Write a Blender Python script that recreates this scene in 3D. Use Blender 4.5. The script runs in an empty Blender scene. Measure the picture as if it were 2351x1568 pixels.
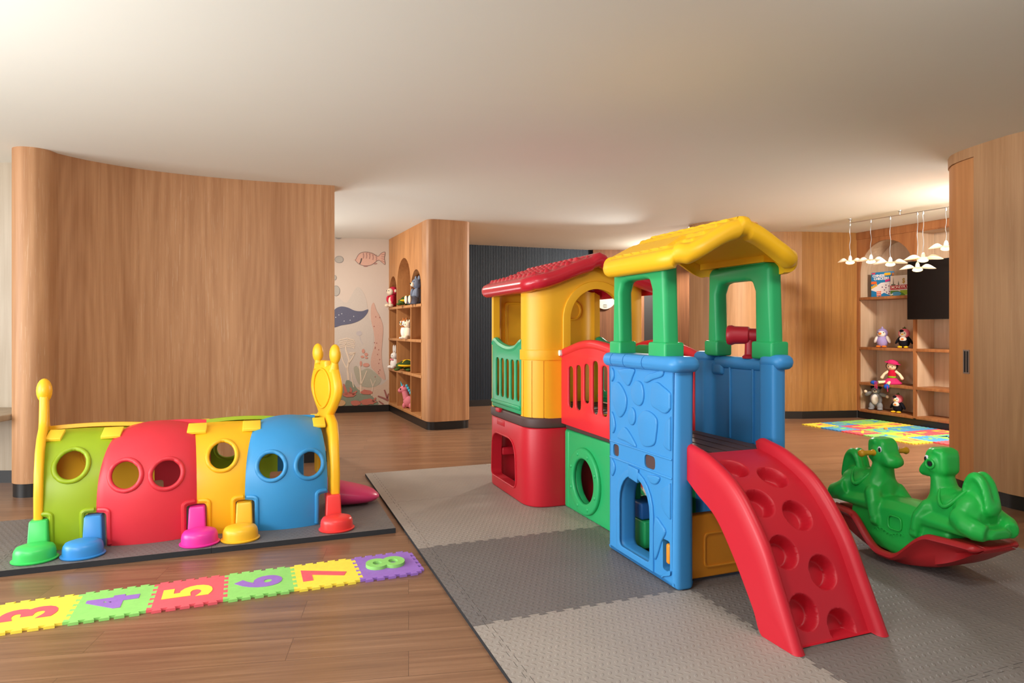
import bpy, bmesh, math, random
from mathutils import Matrix, Vector, noise
random.seed(7)
PI = math.pi
sin, cos = math.sin, math.cos
scene = bpy.context.scene
COL = scene.collection
H = 2.55            # ceiling height
EYE = 1.23          # camera height
FPX = 1500.0        # focal length in pixels of the 2351 wide frame

# ------------------------------------------------------------------ colours and materials
def lin(c):
    c = c / 255.0
    return c / 12.92 if c <= 0.04045 else ((c + 0.055) / 1.055) ** 2.4
def rgb(r, g, b): return (lin(r), lin(g), lin(b), 1.0)

class NT:
    def __init__(s, name):
        s.m = bpy.data.materials.new(name); s.m.use_nodes = True
        s.t = s.m.node_tree; s.n = s.t.nodes; s.b = s.n['Principled BSDF']
    def new(s, typ, **kw):
        n = s.n.new(typ)
        for k, v in kw.items():
            if k in n.inputs.keys(): n.inputs[k].default_value = v
            else: setattr(n, k, v)
        return n
    def link(s, a, b): s.t.links.new(a, b)
    def math(s, op, a, b=None, c=None, clamp=False):
        n = s.n.new('ShaderNodeMath'); n.operation = op; n.use_clamp = clamp
        for i, v in enumerate((a, b, c)):
            if v is None: continue
            if isinstance(v, (int, float)): n.inputs[i].default_value = v
            else: s.link(v, n.inputs[i])
        return n.outputs[0]
    def coords(s, scale=(1, 1, 1), rot=(0, 0, 0), kind='Object'):
        tc = s.n.new('ShaderNodeTexCoord'); mp = s.n.new('ShaderNodeMapping')
        mp.inputs['Scale'].default_value = scale; mp.inputs['Rotation'].default_value = rot
        s.link(tc.outputs[kind], mp.inputs['Vector'])
        return mp.outputs[0]
    def noise(s, vec, scale, detail=4, rough=.55):
        n = s.new('ShaderNodeTexNoise', Scale=scale, Detail=detail, Roughness=rough)
        s.link(vec, n.inputs['Vector']); return n.outputs['Fac']
    def ramp(s, fac, stops):
        n = s.n.new('ShaderNodeValToRGB'); e = n.color_ramp.elements
        while len(e) < len(stops): e.new(.5)
        for i, (p, c) in enumerate(stops): e[i].position = p; e[i].color = c
        s.link(fac, n.inputs[0]); return n.outputs[0]
    def mix(s, fac, a, b, mode='MIX'):
        n = s.n.new('ShaderNodeMix'); n.data_type = 'RGBA'; n.blend_type = mode
        for k, v in ((0, fac), (6, a), (7, b)):
            if isinstance(v, (int, float, tuple)): n.inputs[k].default_value = v
            else: s.link(v, n.inputs[k])
        return n.outputs[2]
    def bump(s, h, strength=.3, dist=.002):
        n = s.new('ShaderNodeBump', Strength=strength, Distance=dist)
        s.link(h, n.inputs['Height']); s.link(n.outputs[0], s.b.inputs['Normal'])
    def set(s, **kw):
        for k, v in kw.items(): s.b.inputs[k.replace('_', ' ')].default_value = v
        return s

def plastic(name, c, rough=.42, spec=.45):
    t = NT(name); v = t.coords()
    n1 = t.noise(v, 5, 3)
    dark = tuple(x * .93 for x in c[:3]) + (1,)
    t.link(t.mix(n1, c, dark), t.b.inputs['Base Color'])
    t.set(Roughness=rough, Specular_IOR_Level=spec)
    t.bump(t.noise(v, 260, 2), .05, .0006)
    return t.m

def matte(name, c, rough=.8, spec=.3, nscale=40, amt=.12, bump=.1):
    t = NT(name); v = t.coords()
    n1 = t.noise(v, nscale, 4)
    dark = tuple(x * (1 - amt) for x in c[:3]) + (1,)
    lite = tuple(min(1, x * (1 + amt)) for x in c[:3]) + (1,)
    t.link(t.mix(n1, dark, lite), t.b.inputs['Base Color'])
    t.set(Roughness=rough, Specular_IOR_Level=spec)
    if bump: t.bump(t.noise(v, nscale * 4, 3), bump, .002)
    return t.m

def wood(name, light, dark, pore=None, rough=.5, axis=2, scale=1.0, spec=.35):
    t = NT(name)
    sc = [34, 34, 34]; sc[axis] = 1.1
    v = t.coords(tuple(x * scale for x in sc))
    fine = t.noise(v, 1.0, 5, .62)
    sb = [3.2, 3.2, 3.2]; sb[axis] = .22
    band = t.noise(t.coords(tuple(x * scale for x in sb)), 1.0, 3, .6)
    # contour lines of a stretched noise read as the cathedral figure of flat-sawn veneer
    sf = [1.7, 1.7, 1.7]; sf[axis] = .16
    fig = t.noise(t.coords(tuple(x * scale for x in sf)), 1.0, 2, .4)
    cont = t.math('SINE', t.math('MULTIPLY', fig, 120.0))
    f = t.math('ADD', t.math('ADD', t.math('MULTIPLY', fine, .50), t.math('MULTIPLY', band, .50)), t.math('MULTIPLY', cont, .035))
    col = t.ramp(f, [(.33, dark), (.66, light)])
    if pore:
        sp = [150, 150, 150]; sp[axis] = 5
        p = t.noise(t.coords(tuple(x * scale for x in sp)), 1.0, 2, .5)
        pf = t.math('MULTIPLY', t.math('GREATER_THAN', p, .64), t.math('MULTIPLY', t.math('SUBTRACT', band, .42, clamp=True), 2.2, clamp=True))
        col = t.mix(t.math('MULTIPLY', pf, .55), col, pore)
    t.link(col, t.b.inputs['Base Color'])
    t.set(Roughness=rough, Specular_IOR_Level=spec)
    t.bump(fine, .12, .001)
    return t.m

def emitter(name, c, strength):
    t = NT(name)
    t.set(Base_Color=c, Emission_Color=c, Emission_Strength=strength, Roughness=.5)
    return t.m

def foam_mat(name, c, ang):
    """dark grey EVA foam with staggered slanted pellets"""
    t = NT(name)
    v = t.coords((33, 33, 33))
    sx = t.n.new('ShaderNodeSeparateXYZ'); t.link(v, sx.inputs[0])
    x, y = sx.outputs[0], sx.outputs[1]
    row = t.math('FLOOR', y)
    odd = t.math('MODULO', t.math('ABSOLUTE', row), 2.0)
    xx = t.math('ADD', x, t.math('MULTIPLY', odd, .5))
    u = t.math('SUBTRACT', t.math('FRACT', xx), .5)
    w = t.math('SUBTRACT', t.math('FRACT', y), .5)
    sgn = t.math('SUBTRACT', t.math('MULTIPLY', odd, 2.0), 1.0)
    wu = t.math('MULTIPLY', u, t.math('MULTIPLY', sgn, .75))
    a = t.math('ADD', t.math('MULTIPLY', u, .66), t.math('MULTIPLY', t.math('MULTIPLY', w, sgn), .75))
    b = t.math('SUBTRACT', t.math('MULTIPLY', w, .66), wu)
    d = t.math('SQRT', t.math('ADD', t.math('POWER', t.math('MULTIPLY', a, 2.3), 2.0), t.math('POWER', t.math('MULTIPLY', b, 4.4), 2.0)))
    h = t.math('SUBTRACT', 1.0, d, clamp=True)
    h = t.math('MULTIPLY', h, 2.2, clamp=True)
    n1 = t.noise(t.coords(), 3, 4)
    dark = tuple(k * .86 for k in c[:3]) + (1,); lite = tuple(k * 1.1 for k in c[:3]) + (1,)
    t.link(t.mix(n1, dark, lite), t.b.inputs['Base Color'])
    t.set(Roughness=.55, Specular_IOR_Level=.35)
    hh = t.math('ADD', h, t.math('MULTIPLY', t.noise(t.coords(), 350, 2), .12))
    t.bump(hh, .40, .0035)
    return t.m

def floor_mat():
    t = NT('walnut_plank_floor')
    a = math.radians(-9)
    v = t.coords((1, 1, 1), (0, 0, a))
    br = t.new('ShaderNodeTexBrick', Scale=1.0)
    br.inputs['Mortar Size'].default_value = .0012; br.inputs['Brick Width'].default_value = 1.22
    br.inputs['Row Height'].default_value = .18; br.inputs['Bias'].default_value = 0
    br.inputs['Color1'].default_value = (.25, .25, .25, 1); br.inputs['Color2'].default_value = (.75, .75, .75, 1)
    br.inputs['Mortar'].default_value = (0, 0, 0, 1); br.offset = .37
    t.link(v, br.inputs['Vector'])
    plank = br.outputs['Color']
    # grain stretched along the planks, shifted plank by plank
    mp = t.n.new('ShaderNodeMapping'); mp.inputs['Scale'].default_value = (1.5, 46, 1); t.link(v, mp.inputs['Vector'])
    off = t.n.new('ShaderNodeVectorMath'); off.operation = 'MULTIPLY_ADD'
    t.link(plank, off.inputs[0]); off.inputs[1].default_value = (7, 13, 5); t.link(mp.outputs[0], off.inputs[2])
    g = t.noise(off.outputs[0], 1.0, 6, .62)
    mp2 = t.n.new('ShaderNodeMapping'); mp2.inputs['Scale'].default_value = (.5, 7, 1); t.link(off.outputs[0], mp2.inputs['Vector'])
    mp2.inputs['Scale'].default_value = (.35, .28, 1)
    g2 = t.noise(mp2.outputs[0], 1.0, 3, .5)
    f = t.math('ADD', t.math('MULTIPLY', g, .6), t.math('MULTIPLY', g2, .4))
    col = t.ramp(f, [(.30, rgb(106, 75, 56)), (.52, rgb(133, 98, 73)), (.74, rgb(160, 123, 95))])
    sv = t.n.new('ShaderNodeSeparateColor'); t.link(plank, sv.inputs[0])
    k = t.math('ADD', .94, t.math('MULTIPLY', sv.outputs[0], .12))
    col = t.mix(1.0, col, (1, 1, 1, 1), 'MULTIPLY')
    cm = t.n.new('ShaderNodeVectorMath'); cm.operation = 'SCALE'; t.link(col, cm.inputs[0]); t.link(k, cm.inputs['Scale'])
    seam = t.math('MULTIPLY', br.outputs['Fac'], .55)
    col = t.mix(seam, cm.outputs[0], rgb(52, 34, 26))
    t.link(col, t.b.inputs['Base Color'])
    t.set(Roughness=.36, Specular_IOR_Level=.45)
    t.link(t.math('ADD', .24, t.math('MULTIPLY', g, .14)), t.b.inputs['Roughness'])
    t.bump(t.math('SUBTRACT', g, t.math('MULTIPLY', br.outputs['Fac'], .8)), .07, .001)
    return t.m

def ribbed_mat():
    t = NT('navy_ribbed_panel')
    v = t.coords()
    sx = t.n.new('ShaderNodeSeparateXYZ'); t.link(v, sx.inputs[0])
    s = t.math('SINE', t.math('MULTIPLY', sx.outputs[0], 2 * PI / .027))
    n = t.noise(t.coords((8, 8, .4)), 1.0, 3)
    t.link(t.mix(n, rgb(20, 31, 44), rgb(33, 46, 60)), t.b.inputs['Base Color'])
    t.set(Roughness=.6, Specular_IOR_Level=.3)
    t.bump(s, .5, .005)
    return t.m

OAK = wood('honey_oak_veneer', rgb(194, 146, 104), rgb(158, 110, 72), rgb(222, 196, 164))
OAKD = wood('deep_oak_veneer', rgb(166, 118, 62), rgb(130, 88, 42), rgb(196, 158, 112))
OAKO = wood('orange_oak_door', rgb(206, 146, 92), rgb(180, 120, 70))
OAKB = wood('brown_oak_panel', rgb(194, 152, 110), rgb(164, 122, 84), rgb(206, 176, 138))
OAKCAB = wood('cabinet_oak', rgb(196, 140, 88), rgb(158, 106, 62), None)
OAKSH = wood('shelf_back_ash', rgb(208, 184, 158), rgb(182, 154, 126))
OAKFR = wood('shelf_frame_oak', rgb(170, 114, 70), rgb(130, 80, 46))
PALE = wood('pale_ash_panel', rgb(182, 168, 148), rgb(160, 144, 122))
WALNUT = wood('walnut_panel', rgb(124, 84, 58), rgb(88, 56, 38), None)
FLOOR = floor_mat()
CEIL = matte('ceiling_plaster', rgb(229, 231, 222), .95, .1, 1.2, .02, .05)
BLACKB = matte('black_skirting', rgb(30, 28, 27), .35, .4, 30, .1, 0)
NAVY = ribbed_mat()
P_RED = plastic('red_plastic', rgb(204, 30, 48))
P_REDR = plastic('red_roof_plastic', rgb(200, 30, 50), .26, .6)
P_REDS = plastic('scarlet_plastic', rgb(232, 46, 56))
P_YEL = plastic('yellow_plastic', rgb(250, 186, 36))
P_YELR = plastic('yellow_roof_plastic', rgb(250, 192, 30))
P_GRN = plastic('green_plastic', rgb(40, 176, 104))
P_GRND = plastic('gate_green_plastic', rgb(30, 166, 110))
P_BLU = plastic('blue_plastic', rgb(62, 148, 214))
P_BLUD = plastic('deep_blue_plastic', rgb(40, 104, 176))
P_BRN = plastic('brown_plastic', rgb(84, 62, 60), .55)
P_AMB = plastic('amber_plastic', rgb(232, 150, 40))
P_CRIM = plastic('crimson_plastic', rgb(172, 28, 44))
P_WHT = plastic('white_plastic', rgb(236, 234, 230))
C_LIME = plastic('lime_plastic', rgb(156, 182, 30))
C_RED = plastic('coral_red_plastic', rgb(224, 52, 66))
C_YEL = plastic('golden_plastic', rgb(252, 188, 30))
C_BLU = plastic('sky_blue_plastic', rgb(56, 148, 208))
C_CLIP = plastic('clip_yellow_plastic', rgb(255, 216, 60))
C_GRN = plastic('foot_green_plastic', rgb(62, 206, 96), .34)
C_FBL = plastic('foot_blue_plastic', rgb(56, 142, 214), .34)
C_PNK = plastic('foot_pink_plastic', rgb(236, 52, 160), .34)
C_FYE = plastic('foot_yellow_plastic', rgb(252, 192, 44), .34)
C_FRE = plastic('foot_red_plastic', rgb(240, 60, 56), .34)
C_TNG = plastic('tongue_pink_plastic', rgb(222, 62, 118), .34)
R_GRN = plastic('rocker_green_plastic', rgb(36, 186, 74), .36)
R_RED = plastic('rocker_red_plastic', rgb(176, 36, 40), .38)
R_YEL = plastic('handle_yellow_plastic', rgb(214, 156, 28), .38)
F_YEL = matte('foam_yellow', rgb(250, 222, 78), .75)
F_GRN = matte('foam_green', rgb(146, 212, 112), .75)
F_RED = matte('foam_red', rgb(230, 96, 106), .75)
F_PUR = matte('foam_purple', rgb(154, 112, 196), .75)
F_BLU = matte('foam_blue', rgb(82, 158, 214), .75)
F_ORG = matte('foam_orange', rgb(244, 152, 66), .75)
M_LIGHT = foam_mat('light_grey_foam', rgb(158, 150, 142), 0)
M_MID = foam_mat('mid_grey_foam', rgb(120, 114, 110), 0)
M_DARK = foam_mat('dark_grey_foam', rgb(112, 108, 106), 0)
M_EDGE = matte('black_foam_edge', rgb(48, 48, 50), .8, .2)
CHROME = NT('satin_chrome').set(Base_Color=rgb(190, 190, 190), Metallic=1.0, Roughness=.3).m
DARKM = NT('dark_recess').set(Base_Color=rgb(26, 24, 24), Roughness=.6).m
SCREEN = NT('black_screen').set(Base_Color=rgb(12, 10, 11), Roughness=.3, Specular_IOR_Level=.25).m
EYEW = plastic('eye_white', rgb(235, 235, 240), .3)
EYEK = plastic('eye_black', rgb(18, 18, 22), .25)
EYEG = plastic('eye_grey', rgb(120, 130, 150), .3)
SHADE = emitter('pendant_shade_glow', rgb(244, 232, 210), .10)
GLOW = emitter('pendant_lamp_glow', rgb(255, 226, 160), 3.0)
def fabric(name, c): return matte(name, c, .95, .1, 90, .15, .35)

# ------------------------------------------------------------------ geometry helpers: a geo is (verts, faces, material slot)
def T(g, M): return ([M @ Vector(v) for v in g[0]], g[1], g[2])
def tr(x, y, z): return Matrix.Translation((x, y, z))
def rot(a, ax): return Matrix.Rotation(a, 4, ax)
def sl(g, k): return (g[0], g[1], k)

def bm_geo(bm, k=0):
    bm.verts.index_update()
    g = ([v.co.copy() for v in bm.verts], [[v.index for v in f.verts] for f in bm.faces], k)
    bm.free(); return g

def box(c, s, bev=0, k=0, seg=3):
    bm = bmesh.new(); bmesh.ops.create_cube(bm, size=1)
    for v in bm.verts: v.co = Vector((c[0] + v.co.x * s[0], c[1] + v.co.y * s[1], c[2] + v.co.z * s[2]))
    if bev: bmesh.ops.bevel(bm, geom=bm.edges[:], offset=min(bev, min(s) * .49), segments=seg, profile=.5, affect='EDGES', clamp_overlap=True)
    return bm_geo(bm, k)

def loft(rings, closed=True, cap=True, k=0):
    n = len(rings[0]); vs = [Vector(p) for r in rings for p in r]; fs = []
    for i in range(len(rings) - 1):
        for j in range(n if closed else n - 1):
            a = i * n + j; b = i * n + (j + 1) % n
            fs.append([a, b, b + n, a + n])
    if cap and closed:
        fs.append(list(range(n))[::-1]); o = (len(rings) - 1) * n; fs.append([o + j for j in range(n)])
    return (vs, fs, k)

def tube(path, r, n=10, closed=False, k=0):
    P = [Vector(p) for p in path]; rs = r if isinstance(r, (list, tuple)) else [r] * len(P)
    rings = []; up = Vector((0, 0, 1)); prev = None; m = len(P)
    for i, p in enumerate(P):
        t = (P[(i + 1) % m] - P[i - 1]) if closed else (P[min(i + 1, m - 1)] - P[max(i - 1, 0)])
        if t.length < 1e-9: t = Vector((0, 0, 1))
        t.normalize()
        if prev is None:
            a = up if abs(t.dot(up)) < .9 else Vector((1, 0, 0)); x = t.cross(a).normalized()
        else:
            x = prev - t * prev.dot(t)
            x = x.normalized() if x.length > 1e-6 else t.orthogonal().normalized()
        prev = x; y = t.cross(x)
        rings.append([p + (x * cos(2 * PI * j / n) + y * sin(2 * PI * j / n)) * rs[i] for j in range(n)])
    if closed: rings.append(rings[0])
    return loft(rings, True, not closed, k)

def lathe(prof, n=24, k=0):
    return loft([[(r * cos(2 * PI * j / n), r * sin(2 * PI * j / n), z) for j in range(n)] for r, z in prof], True, True, k)

def ell(c, r, k=0, M=None, n=18, m=11):
    if not isinstance(r, (tuple, list)): r = (r, r, r)
    rings = []
    for i in range(m):
        a = PI * (i + .001) / (m - 1 + .002) - PI / 2
        rings.append([(r[0] * cos(a) * cos(2 * PI * j / n), r[1] * cos(a) * sin(2 * PI * j / n), r[2] * sin(a)) for j in range(n)])
    g = loft(rings, True, True, k)
    if M is not None: g = T(g, M)
    return T(g, tr(*c))

def grid(nu, nv, fn, k=0):
    vs = [Vector(fn(i / nu, j / nv)) for i in range(nu + 1) for j in range(nv + 1)]
    fs = [[i * (nv + 1) + j, (i + 1) * (nv + 1) + j, (i + 1) * (nv + 1) + j + 1, i * (nv + 1) + j + 1] for i in range(nu) for j in range(nv)]
    return (vs, fs, k)

def prism(fp, z0, z1, k=0, bev=0):
    bm = bmesh.new()
    a = [bm.verts.new((x, y, z0)) for x, y in fp]; b = [bm.verts.new((x, y, z1)) for x, y in fp]
    n = len(fp)
    for i in range(n): bm.faces.new((a[i], a[(i + 1) % n], b[(i + 1) % n], b[i]))
    fa = bm.faces.new(a[::-1]); fb = bm.faces.new(b)
    bmesh.ops.recalc_face_normals(bm, faces=bm.faces[:])
    if bev:
        es = [e for e in bm.edges if abs(e.verts[0].co.z - e.verts[1].co.z) < 1e-6]
        bmesh.ops.bevel(bm, geom=es, offset=bev, segments=3, profile=.5, affect='EDGES', clamp_overlap=True)
    return bm_geo(bm, k)

def rpoly(pts, r, n=5):
    """polygon with rounded corners; r one radius or a list"""
    out = []; m = len(pts)
    for i in range(m):
        p = Vector(pts[i]); a = (Vector(pts[i - 1]) - p); b = (Vector(pts[(i + 1) % m]) - p)
        rr = r[i] if isinstance(r, (list, tuple)) else r
        if rr <= 1e-6: out.append(tuple(p)); continue
        la, lb = a.length, b.length; a.normalize(); b.normalize()
        ang = a.angle(b); d = min(rr / math.tan(ang / 2), la * .49, lb * .49)
        s = p + a * d; e = p + b * d
        for q in range(n + 1):
            t = q / n
            out.append(tuple(s * (1 - t) ** 2 + p * 2 * t * (1 - t) + e * t * t))
    return out
def rrect(x0, y0, x1, y1, r, n=5): return rpoly([(x0, y0), (x1, y0), (x1, y1), (x0, y1)], r, n)
def circ(x, y, r, n=32, ry=None): return [(x + r * cos(2 * PI * i / n), y + (ry or r) * sin(2 * PI * i / n)) for i in range(n)]
def arch(xc, w, z0, z1, n=14, r0=0, rise=None):
    """doorway outline: half width w, sill z0, crown z1"""
    rise = rise or w
    p = [(xc - w, z0), (xc + w, z0)]
    p += [(xc + w * cos(PI * i / n), z1 - rise + rise * sin(PI * i / n)) for i in range(n + 1)]
    return p
def catmull(pts, n=8, closed=False):
    P = [Vector(p) for p in pts]; m = len(P); out = []
    for i in range(m if closed else m - 1):
        p0 = P[(i - 1) % m] if closed else P[max(i - 1, 0)]; p1 = P[i]
        p2 = P[(i + 1) % m]; p3 = P[(i + 2) % m] if closed else P[min(i + 2, m - 1)]
        for j in range(n):
            t = j / n
            out.append(tuple(.5 * ((2 * p1) + (p2 - p0) * t + (2 * p0 - 5 * p1 + 4 * p2 - p3) * t * t + (3 * p1 - p0 - 3 * p2 + p3) * t ** 3)))
    if not closed: out.append(tuple(P[-1]))
    return out

def curve_geo(cu, k=0):
    o = bpy.data.objects.new('tmp_curve', cu); COL.objects.link(o)
    dg = bpy.context.evaluated_depsgraph_get(); ev = o.evaluated_get(dg); me = ev.to_mesh()
    bm = bmesh.new(); bm.from_mesh(me); bmesh.ops.remove_doubles(bm, verts=bm.verts[:], dist=8e-6)
    bmesh.ops.recalc_face_normals(bm, faces=bm.faces[:])
    ev.to_mesh_clear(); bpy.data.objects.remove(o); bpy.data.curves.remove(cu)
    return bm_geo(bm, k)
def panel(outline, holes=(), depth=.05, bev=0, k=0, res=2):
    """flat panel in XY with holes, rounded edges, thickness along Z centred on 0"""
    cu = bpy.data.curves.new('tmp', 'CURVE'); cu.dimensions = '2D'; cu.fill_mode = 'BOTH'
    cu.extrude = max(depth / 2 - bev, 1e-5); cu.bevel_depth = bev; cu.bevel_resolution = res; cu.offset = -bev
    for pts in [outline] + list(holes):
        s = cu.splines.new('POLY'); s.points.add(len(pts) - 1); s.use_cyclic_u = True
        for i, p in enumerate(pts): s.points[i].co = (p[0], p[1], 0, 1)
    return curve_geo(cu, k)
def text_geo(body, size, depth=.002, bold=0.0, k=0, sx=1.0):
    cu = bpy.data.curves.new('tmp_text', 'FONT'); cu.body = body; cu.size = size; cu.extrude = depth / 2
    cu.offset = bold; cu.align_x = 'CENTER'; cu.align_y = 'CENTER'; cu.resolution_u = 4
    g = curve_geo(cu, k)
    return T(g, Matrix.Diagonal((sx, 1, 1, 1)))
# panel planes: stand an XY panel up.  'y': panel x->x, y->z, thickness along y ; 'x': panel x->y, y->z, thickness along x
STAND_Y = Matrix(((1, 0, 0, 0), (0, 0, -1, 0), (0, 1, 0, 0), (0, 0, 0, 1)))
STAND_X = Matrix(((0, 0, 1, 0), (1, 0, 0, 0), (0, 1, 0, 0), (0, 0, 0, 1)))

def obj(name, geos, mats, parent=None, ang=38, **props):
    if isinstance(geos, tuple): geos = [geos]
    if not isinstance(mats, (list, tuple)): mats = [mats]
    vs, fs, mi = [], [], []
    for g in geos:
        o = len(vs); vs += [tuple(v) for v in g[0]]
        for f in g[1]: fs.append([i + o for i in f]); mi.append(g[2])
    me = bpy.data.meshes.new(name); me.from_pydata(vs, [], fs); me.update()
    for m in mats: me.materials.append(m)
    if len(mats) > 1: me.polygons.foreach_set('material_index', mi)
    bm = bmesh.new(); bm.from_mesh(me); bmesh.ops.recalc_face_normals(bm, faces=bm.faces[:]); bm.to_mesh(me); bm.free()
    me.polygons.foreach_set('use_smooth', [True] * len(me.polygons))
    if ang: me.set_sharp_from_angle(angle=math.radians(ang))
    o = bpy.data.objects.new(name, me); COL.objects.link(o)
    if parent: o.parent = parent
    for a, b in props.items(): o[a] = b
    return o
def thing(name, label, cat, loc=(0, 0, 0), rz=0, group=None, ry=0, rx=0):
    o = bpy.data.objects.new(name, None); COL.objects.link(o)
    o.empty_display_size = .1
    o.location = loc; o.rotation_euler = (rx, ry, rz); o['label'] = label; o['category'] = cat
    if group: o['group'] = group
    return o
def tag(o, label, cat, group=None):
    o['label'] = label; o['category'] = cat
    if group: o['group'] = group
    return o
def struct(name, geos, mats, parent=None, ang=38):
    o = obj(name, geos, mats, parent, ang)
    if not parent: o['kind'] = 'structure'
    return o
def bake(o):
    """apply the modifiers of a mesh object"""
    dg = bpy.context.evaluated_depsgraph_get()
    me = bpy.data.meshes.new_from_object(o.evaluated_get(dg)); old = o.data
    o.modifiers.clear(); o.data = me; bpy.data.meshes.remove(old)
    me.polygons.foreach_set('use_smooth', [True] * len(me.polygons)); me.set_sharp_from_angle(angle=math.radians(38))
    return o
def cut(o, geos):
    cs = []
    for g in geos:
        c = obj('cutter', [g], [], None, 0); c.parent = o.parent; cs.append(c)
        m = o.modifiers.new('b', 'BOOLEAN'); m.operation = 'DIFFERENCE'; m.object = c; m.solver = 'EXACT'
    bpy.context.view_layer.update()
    bake(o)
    for c in cs:
        me = c.data; bpy.data.objects.remove(c); bpy.data.meshes.remove(me)
    return o
def remesh(o, vox=.008, smooth=6):
    m = o.modifiers.new('r', 'REMESH'); m.mode = 'VOXEL'; m.voxel_size = vox
    s = o.modifiers.new('s', 'SMOOTH'); s.factor = .5; s.iterations = smooth
    bpy.context.view_layer.update(); bake(o)
    o.data.polygons.foreach_set('use_smooth', [True] * len(o.data.polygons)); o.data.set_sharp_from_angle(angle=math.radians(80))
    return o
def smooth01(a, b, x):
    t = max(0, min(1, (x - a) / (b - a))); return t * t * (3 - 2 * t)

# common directions of the place: the mats, the play set and the shelves all follow one skewed axis
E1 = Vector((.356, -.9345)); E2 = Vector((.9345, .356)); C0 = Vector((-1.228, 5.459))
RZ1 = math.atan2(E1.y, E1.x); RZ2 = math.atan2(E2.y, E2.x)
def AB(a, b): return C0 + E1 * a + E2 * b

# ================================================================== the room
struct('floor', [box((0, 5, -.05), (17, 19, .1))], FLOOR)
struct('ceiling', [box((0, 5, H + .05), (17, 19, .1))], CEIL)

# left curved wall: rounded nose, long concave front
front = catmull([(-1.64, 6.037), (-1.891, 5.964), (-2.248, 5.858), (-2.577, 5.723), (-2.876, 5.562), (-3.132, 5.366), (-3.33, 5.13), (-3.43, 4.93)], 6)
nose = [(-3.56 + .135 * cos(a), 4.87 + .135 * sin(a)) for a in [PI * (-.02 - i / 14) for i in range(14)]]
back = [(-3.695, 4.95), (-3.66, 5.22), (-3.45, 5.5), (-3.1, 5.78), (-2.7, 6.02), (-2.2, 6.2), (-1.72, 6.32)]
fp = front + nose + back
struct('wall_left', [prism(fp, .1, H + .002)], OAK, ang=30)
def inset(fp, d):
    c = []; n = len(fp)
    area = sum(fp[i][0] * fp[(i + 1) % n][1] - fp[(i + 1) % n][0] * fp[i][1] for i in range(n))
    sg = 1 if area > 0 else -1
    for i in range(n):
        a = Vector(fp[i - 1]); b = Vector(fp[i]); e = Vector(fp[(i + 1) % n])
        t = (e - a).normalized(); nn = Vector((-t.y, t.x)) * sg
        c.append(tuple(b + nn * d))
    return c
struct('baseboard_left', [prism(inset(fp, .006), 0, .1)], BLACKB, ang=30)
# pale niche beyond the nose of the curved wall
struct('wall_niche', [box((-4.6, 5.25, H / 2 + .05), (2.2, .1, H - .1))], PALE)
struct('baseboard_niche', [box((-4.6, 5.25, .05), (2.2, .09, .1))], BLACKB)
tag(obj('niche_ledge', [box((-4.35, 4.93, .58), (1.36, .54, .045), .008)], PALE),
    'pale wooden ledge running from niche into rounded nose of curved wall', 'ledge')

# mural wall
MC = Vector((-1.827, 9.7)); MD = Vector((-.966, -.257)); MN = Vector((.257, -.966))   # corner, along, facing the room
rzm = math.atan2(-MD.y, -MD.x)
L = 3.2
mid = MC + MD * (L / 2) - MN * .05
wm = struct('wall_back', [box((0, 0, H / 2 + .05), (L, .1, H - .1))], matte('mural_ground', rgb(206, 192, 180), .9, .1, 2.2, .05, .03))
wm.location = (mid.x, mid.y, 0); wm.rotation_euler = (0, 0, rzm)
bb = struct('baseboard_back', [box((0, 0, .05), (L, .12, .1))], BLACKB)
bb.location = (mid.x, mid.y, 0); bb.rotation_euler = (0, 0, rzm)

# navy ribbed wall, walnut wall beside it
def wall_between(name, a, b, t, mat, z0=.1, z1=H, base=True):
    a, b = Vector(a), Vector(b); d = b - a; ln = d.length; d.normalize(); n = Vector((d.y, -d.x))   # n faces the camera for a->b left to right
    c = (a + b) / 2 - n * (t / 2)
    o = struct(name, [box((0, 0, (z0 + z1) / 2), (ln, t, z1 - z0))], mat)
    o.location = (c.x, c.y, 0); o.rotation_euler = (0, 0, math.atan2(d.y, d.x))
    if base:
        q = struct('baseboard_' + name.split('_', 1)[1], [box((0, 0, z0 / 2), (ln, t + .014, z0))], BLACKB)
        q.location = (c.x, c.y, 0); q.rotation_euler = o.rotation_euler
    return o
wall_between('wall_far', (-2.2, 9.72), (1.36, 11.02), .1, NAVY)
wall_between('wall_rear', (1.36, 10.95), (2.22, 10.98), .1, WALNUT)
door = wall_between('door_1', (2.22, 11.05), (2.75, 11.07), .05, DARKM, 0, H, False)  # black slab in place of an open doorway, its darkness painted on
wall_between('wall_inner', (2.72, 10.95), (3.6, 9.3), .1, WALNUT)
# round sign plate on the walnut wall
sg = thing('round_sign', 'round grey plate with tiny print on walnut wall behind the playhouse', 'sign', (1.555, 10.935, 1.72))
obj('plate', [T(lathe([(.168, 0), (.172, .004), (.168, .012), (.001, .012)], 40), rot(PI / 2, 'X'))], matte('grey_plate', rgb(186, 182, 172), .5, .4), sg)
obj('print', [box((0, -.0135, -.095 - .022 * i), (.07 - .012 * abs(i - 1), .001, .007)) for i in range(3)], DARKM, sg)

# round column
cfp = circ(2.70, 8.37, .415, 64)
struct('column', [prism(cfp, .1, H - .012)], OAKB, ang=30)
struct('trim_1', [prism(circ(2.70, 8.37, .425, 64), H - .012, H)], OAKB, ang=30)
struct('baseboard_column', [prism(circ(2.70, 8.37, .41, 64), 0, .1)], BLACKB, ang=30)

# wall between the column and the right shelf
wall_between('wall_recess', (2.6, 8.95), (3.95, 8.9), .1, OAKD)
wall_between('wall_side', (3.95, 8.9), (4.76, 9.02), .1, OAKD)

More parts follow.
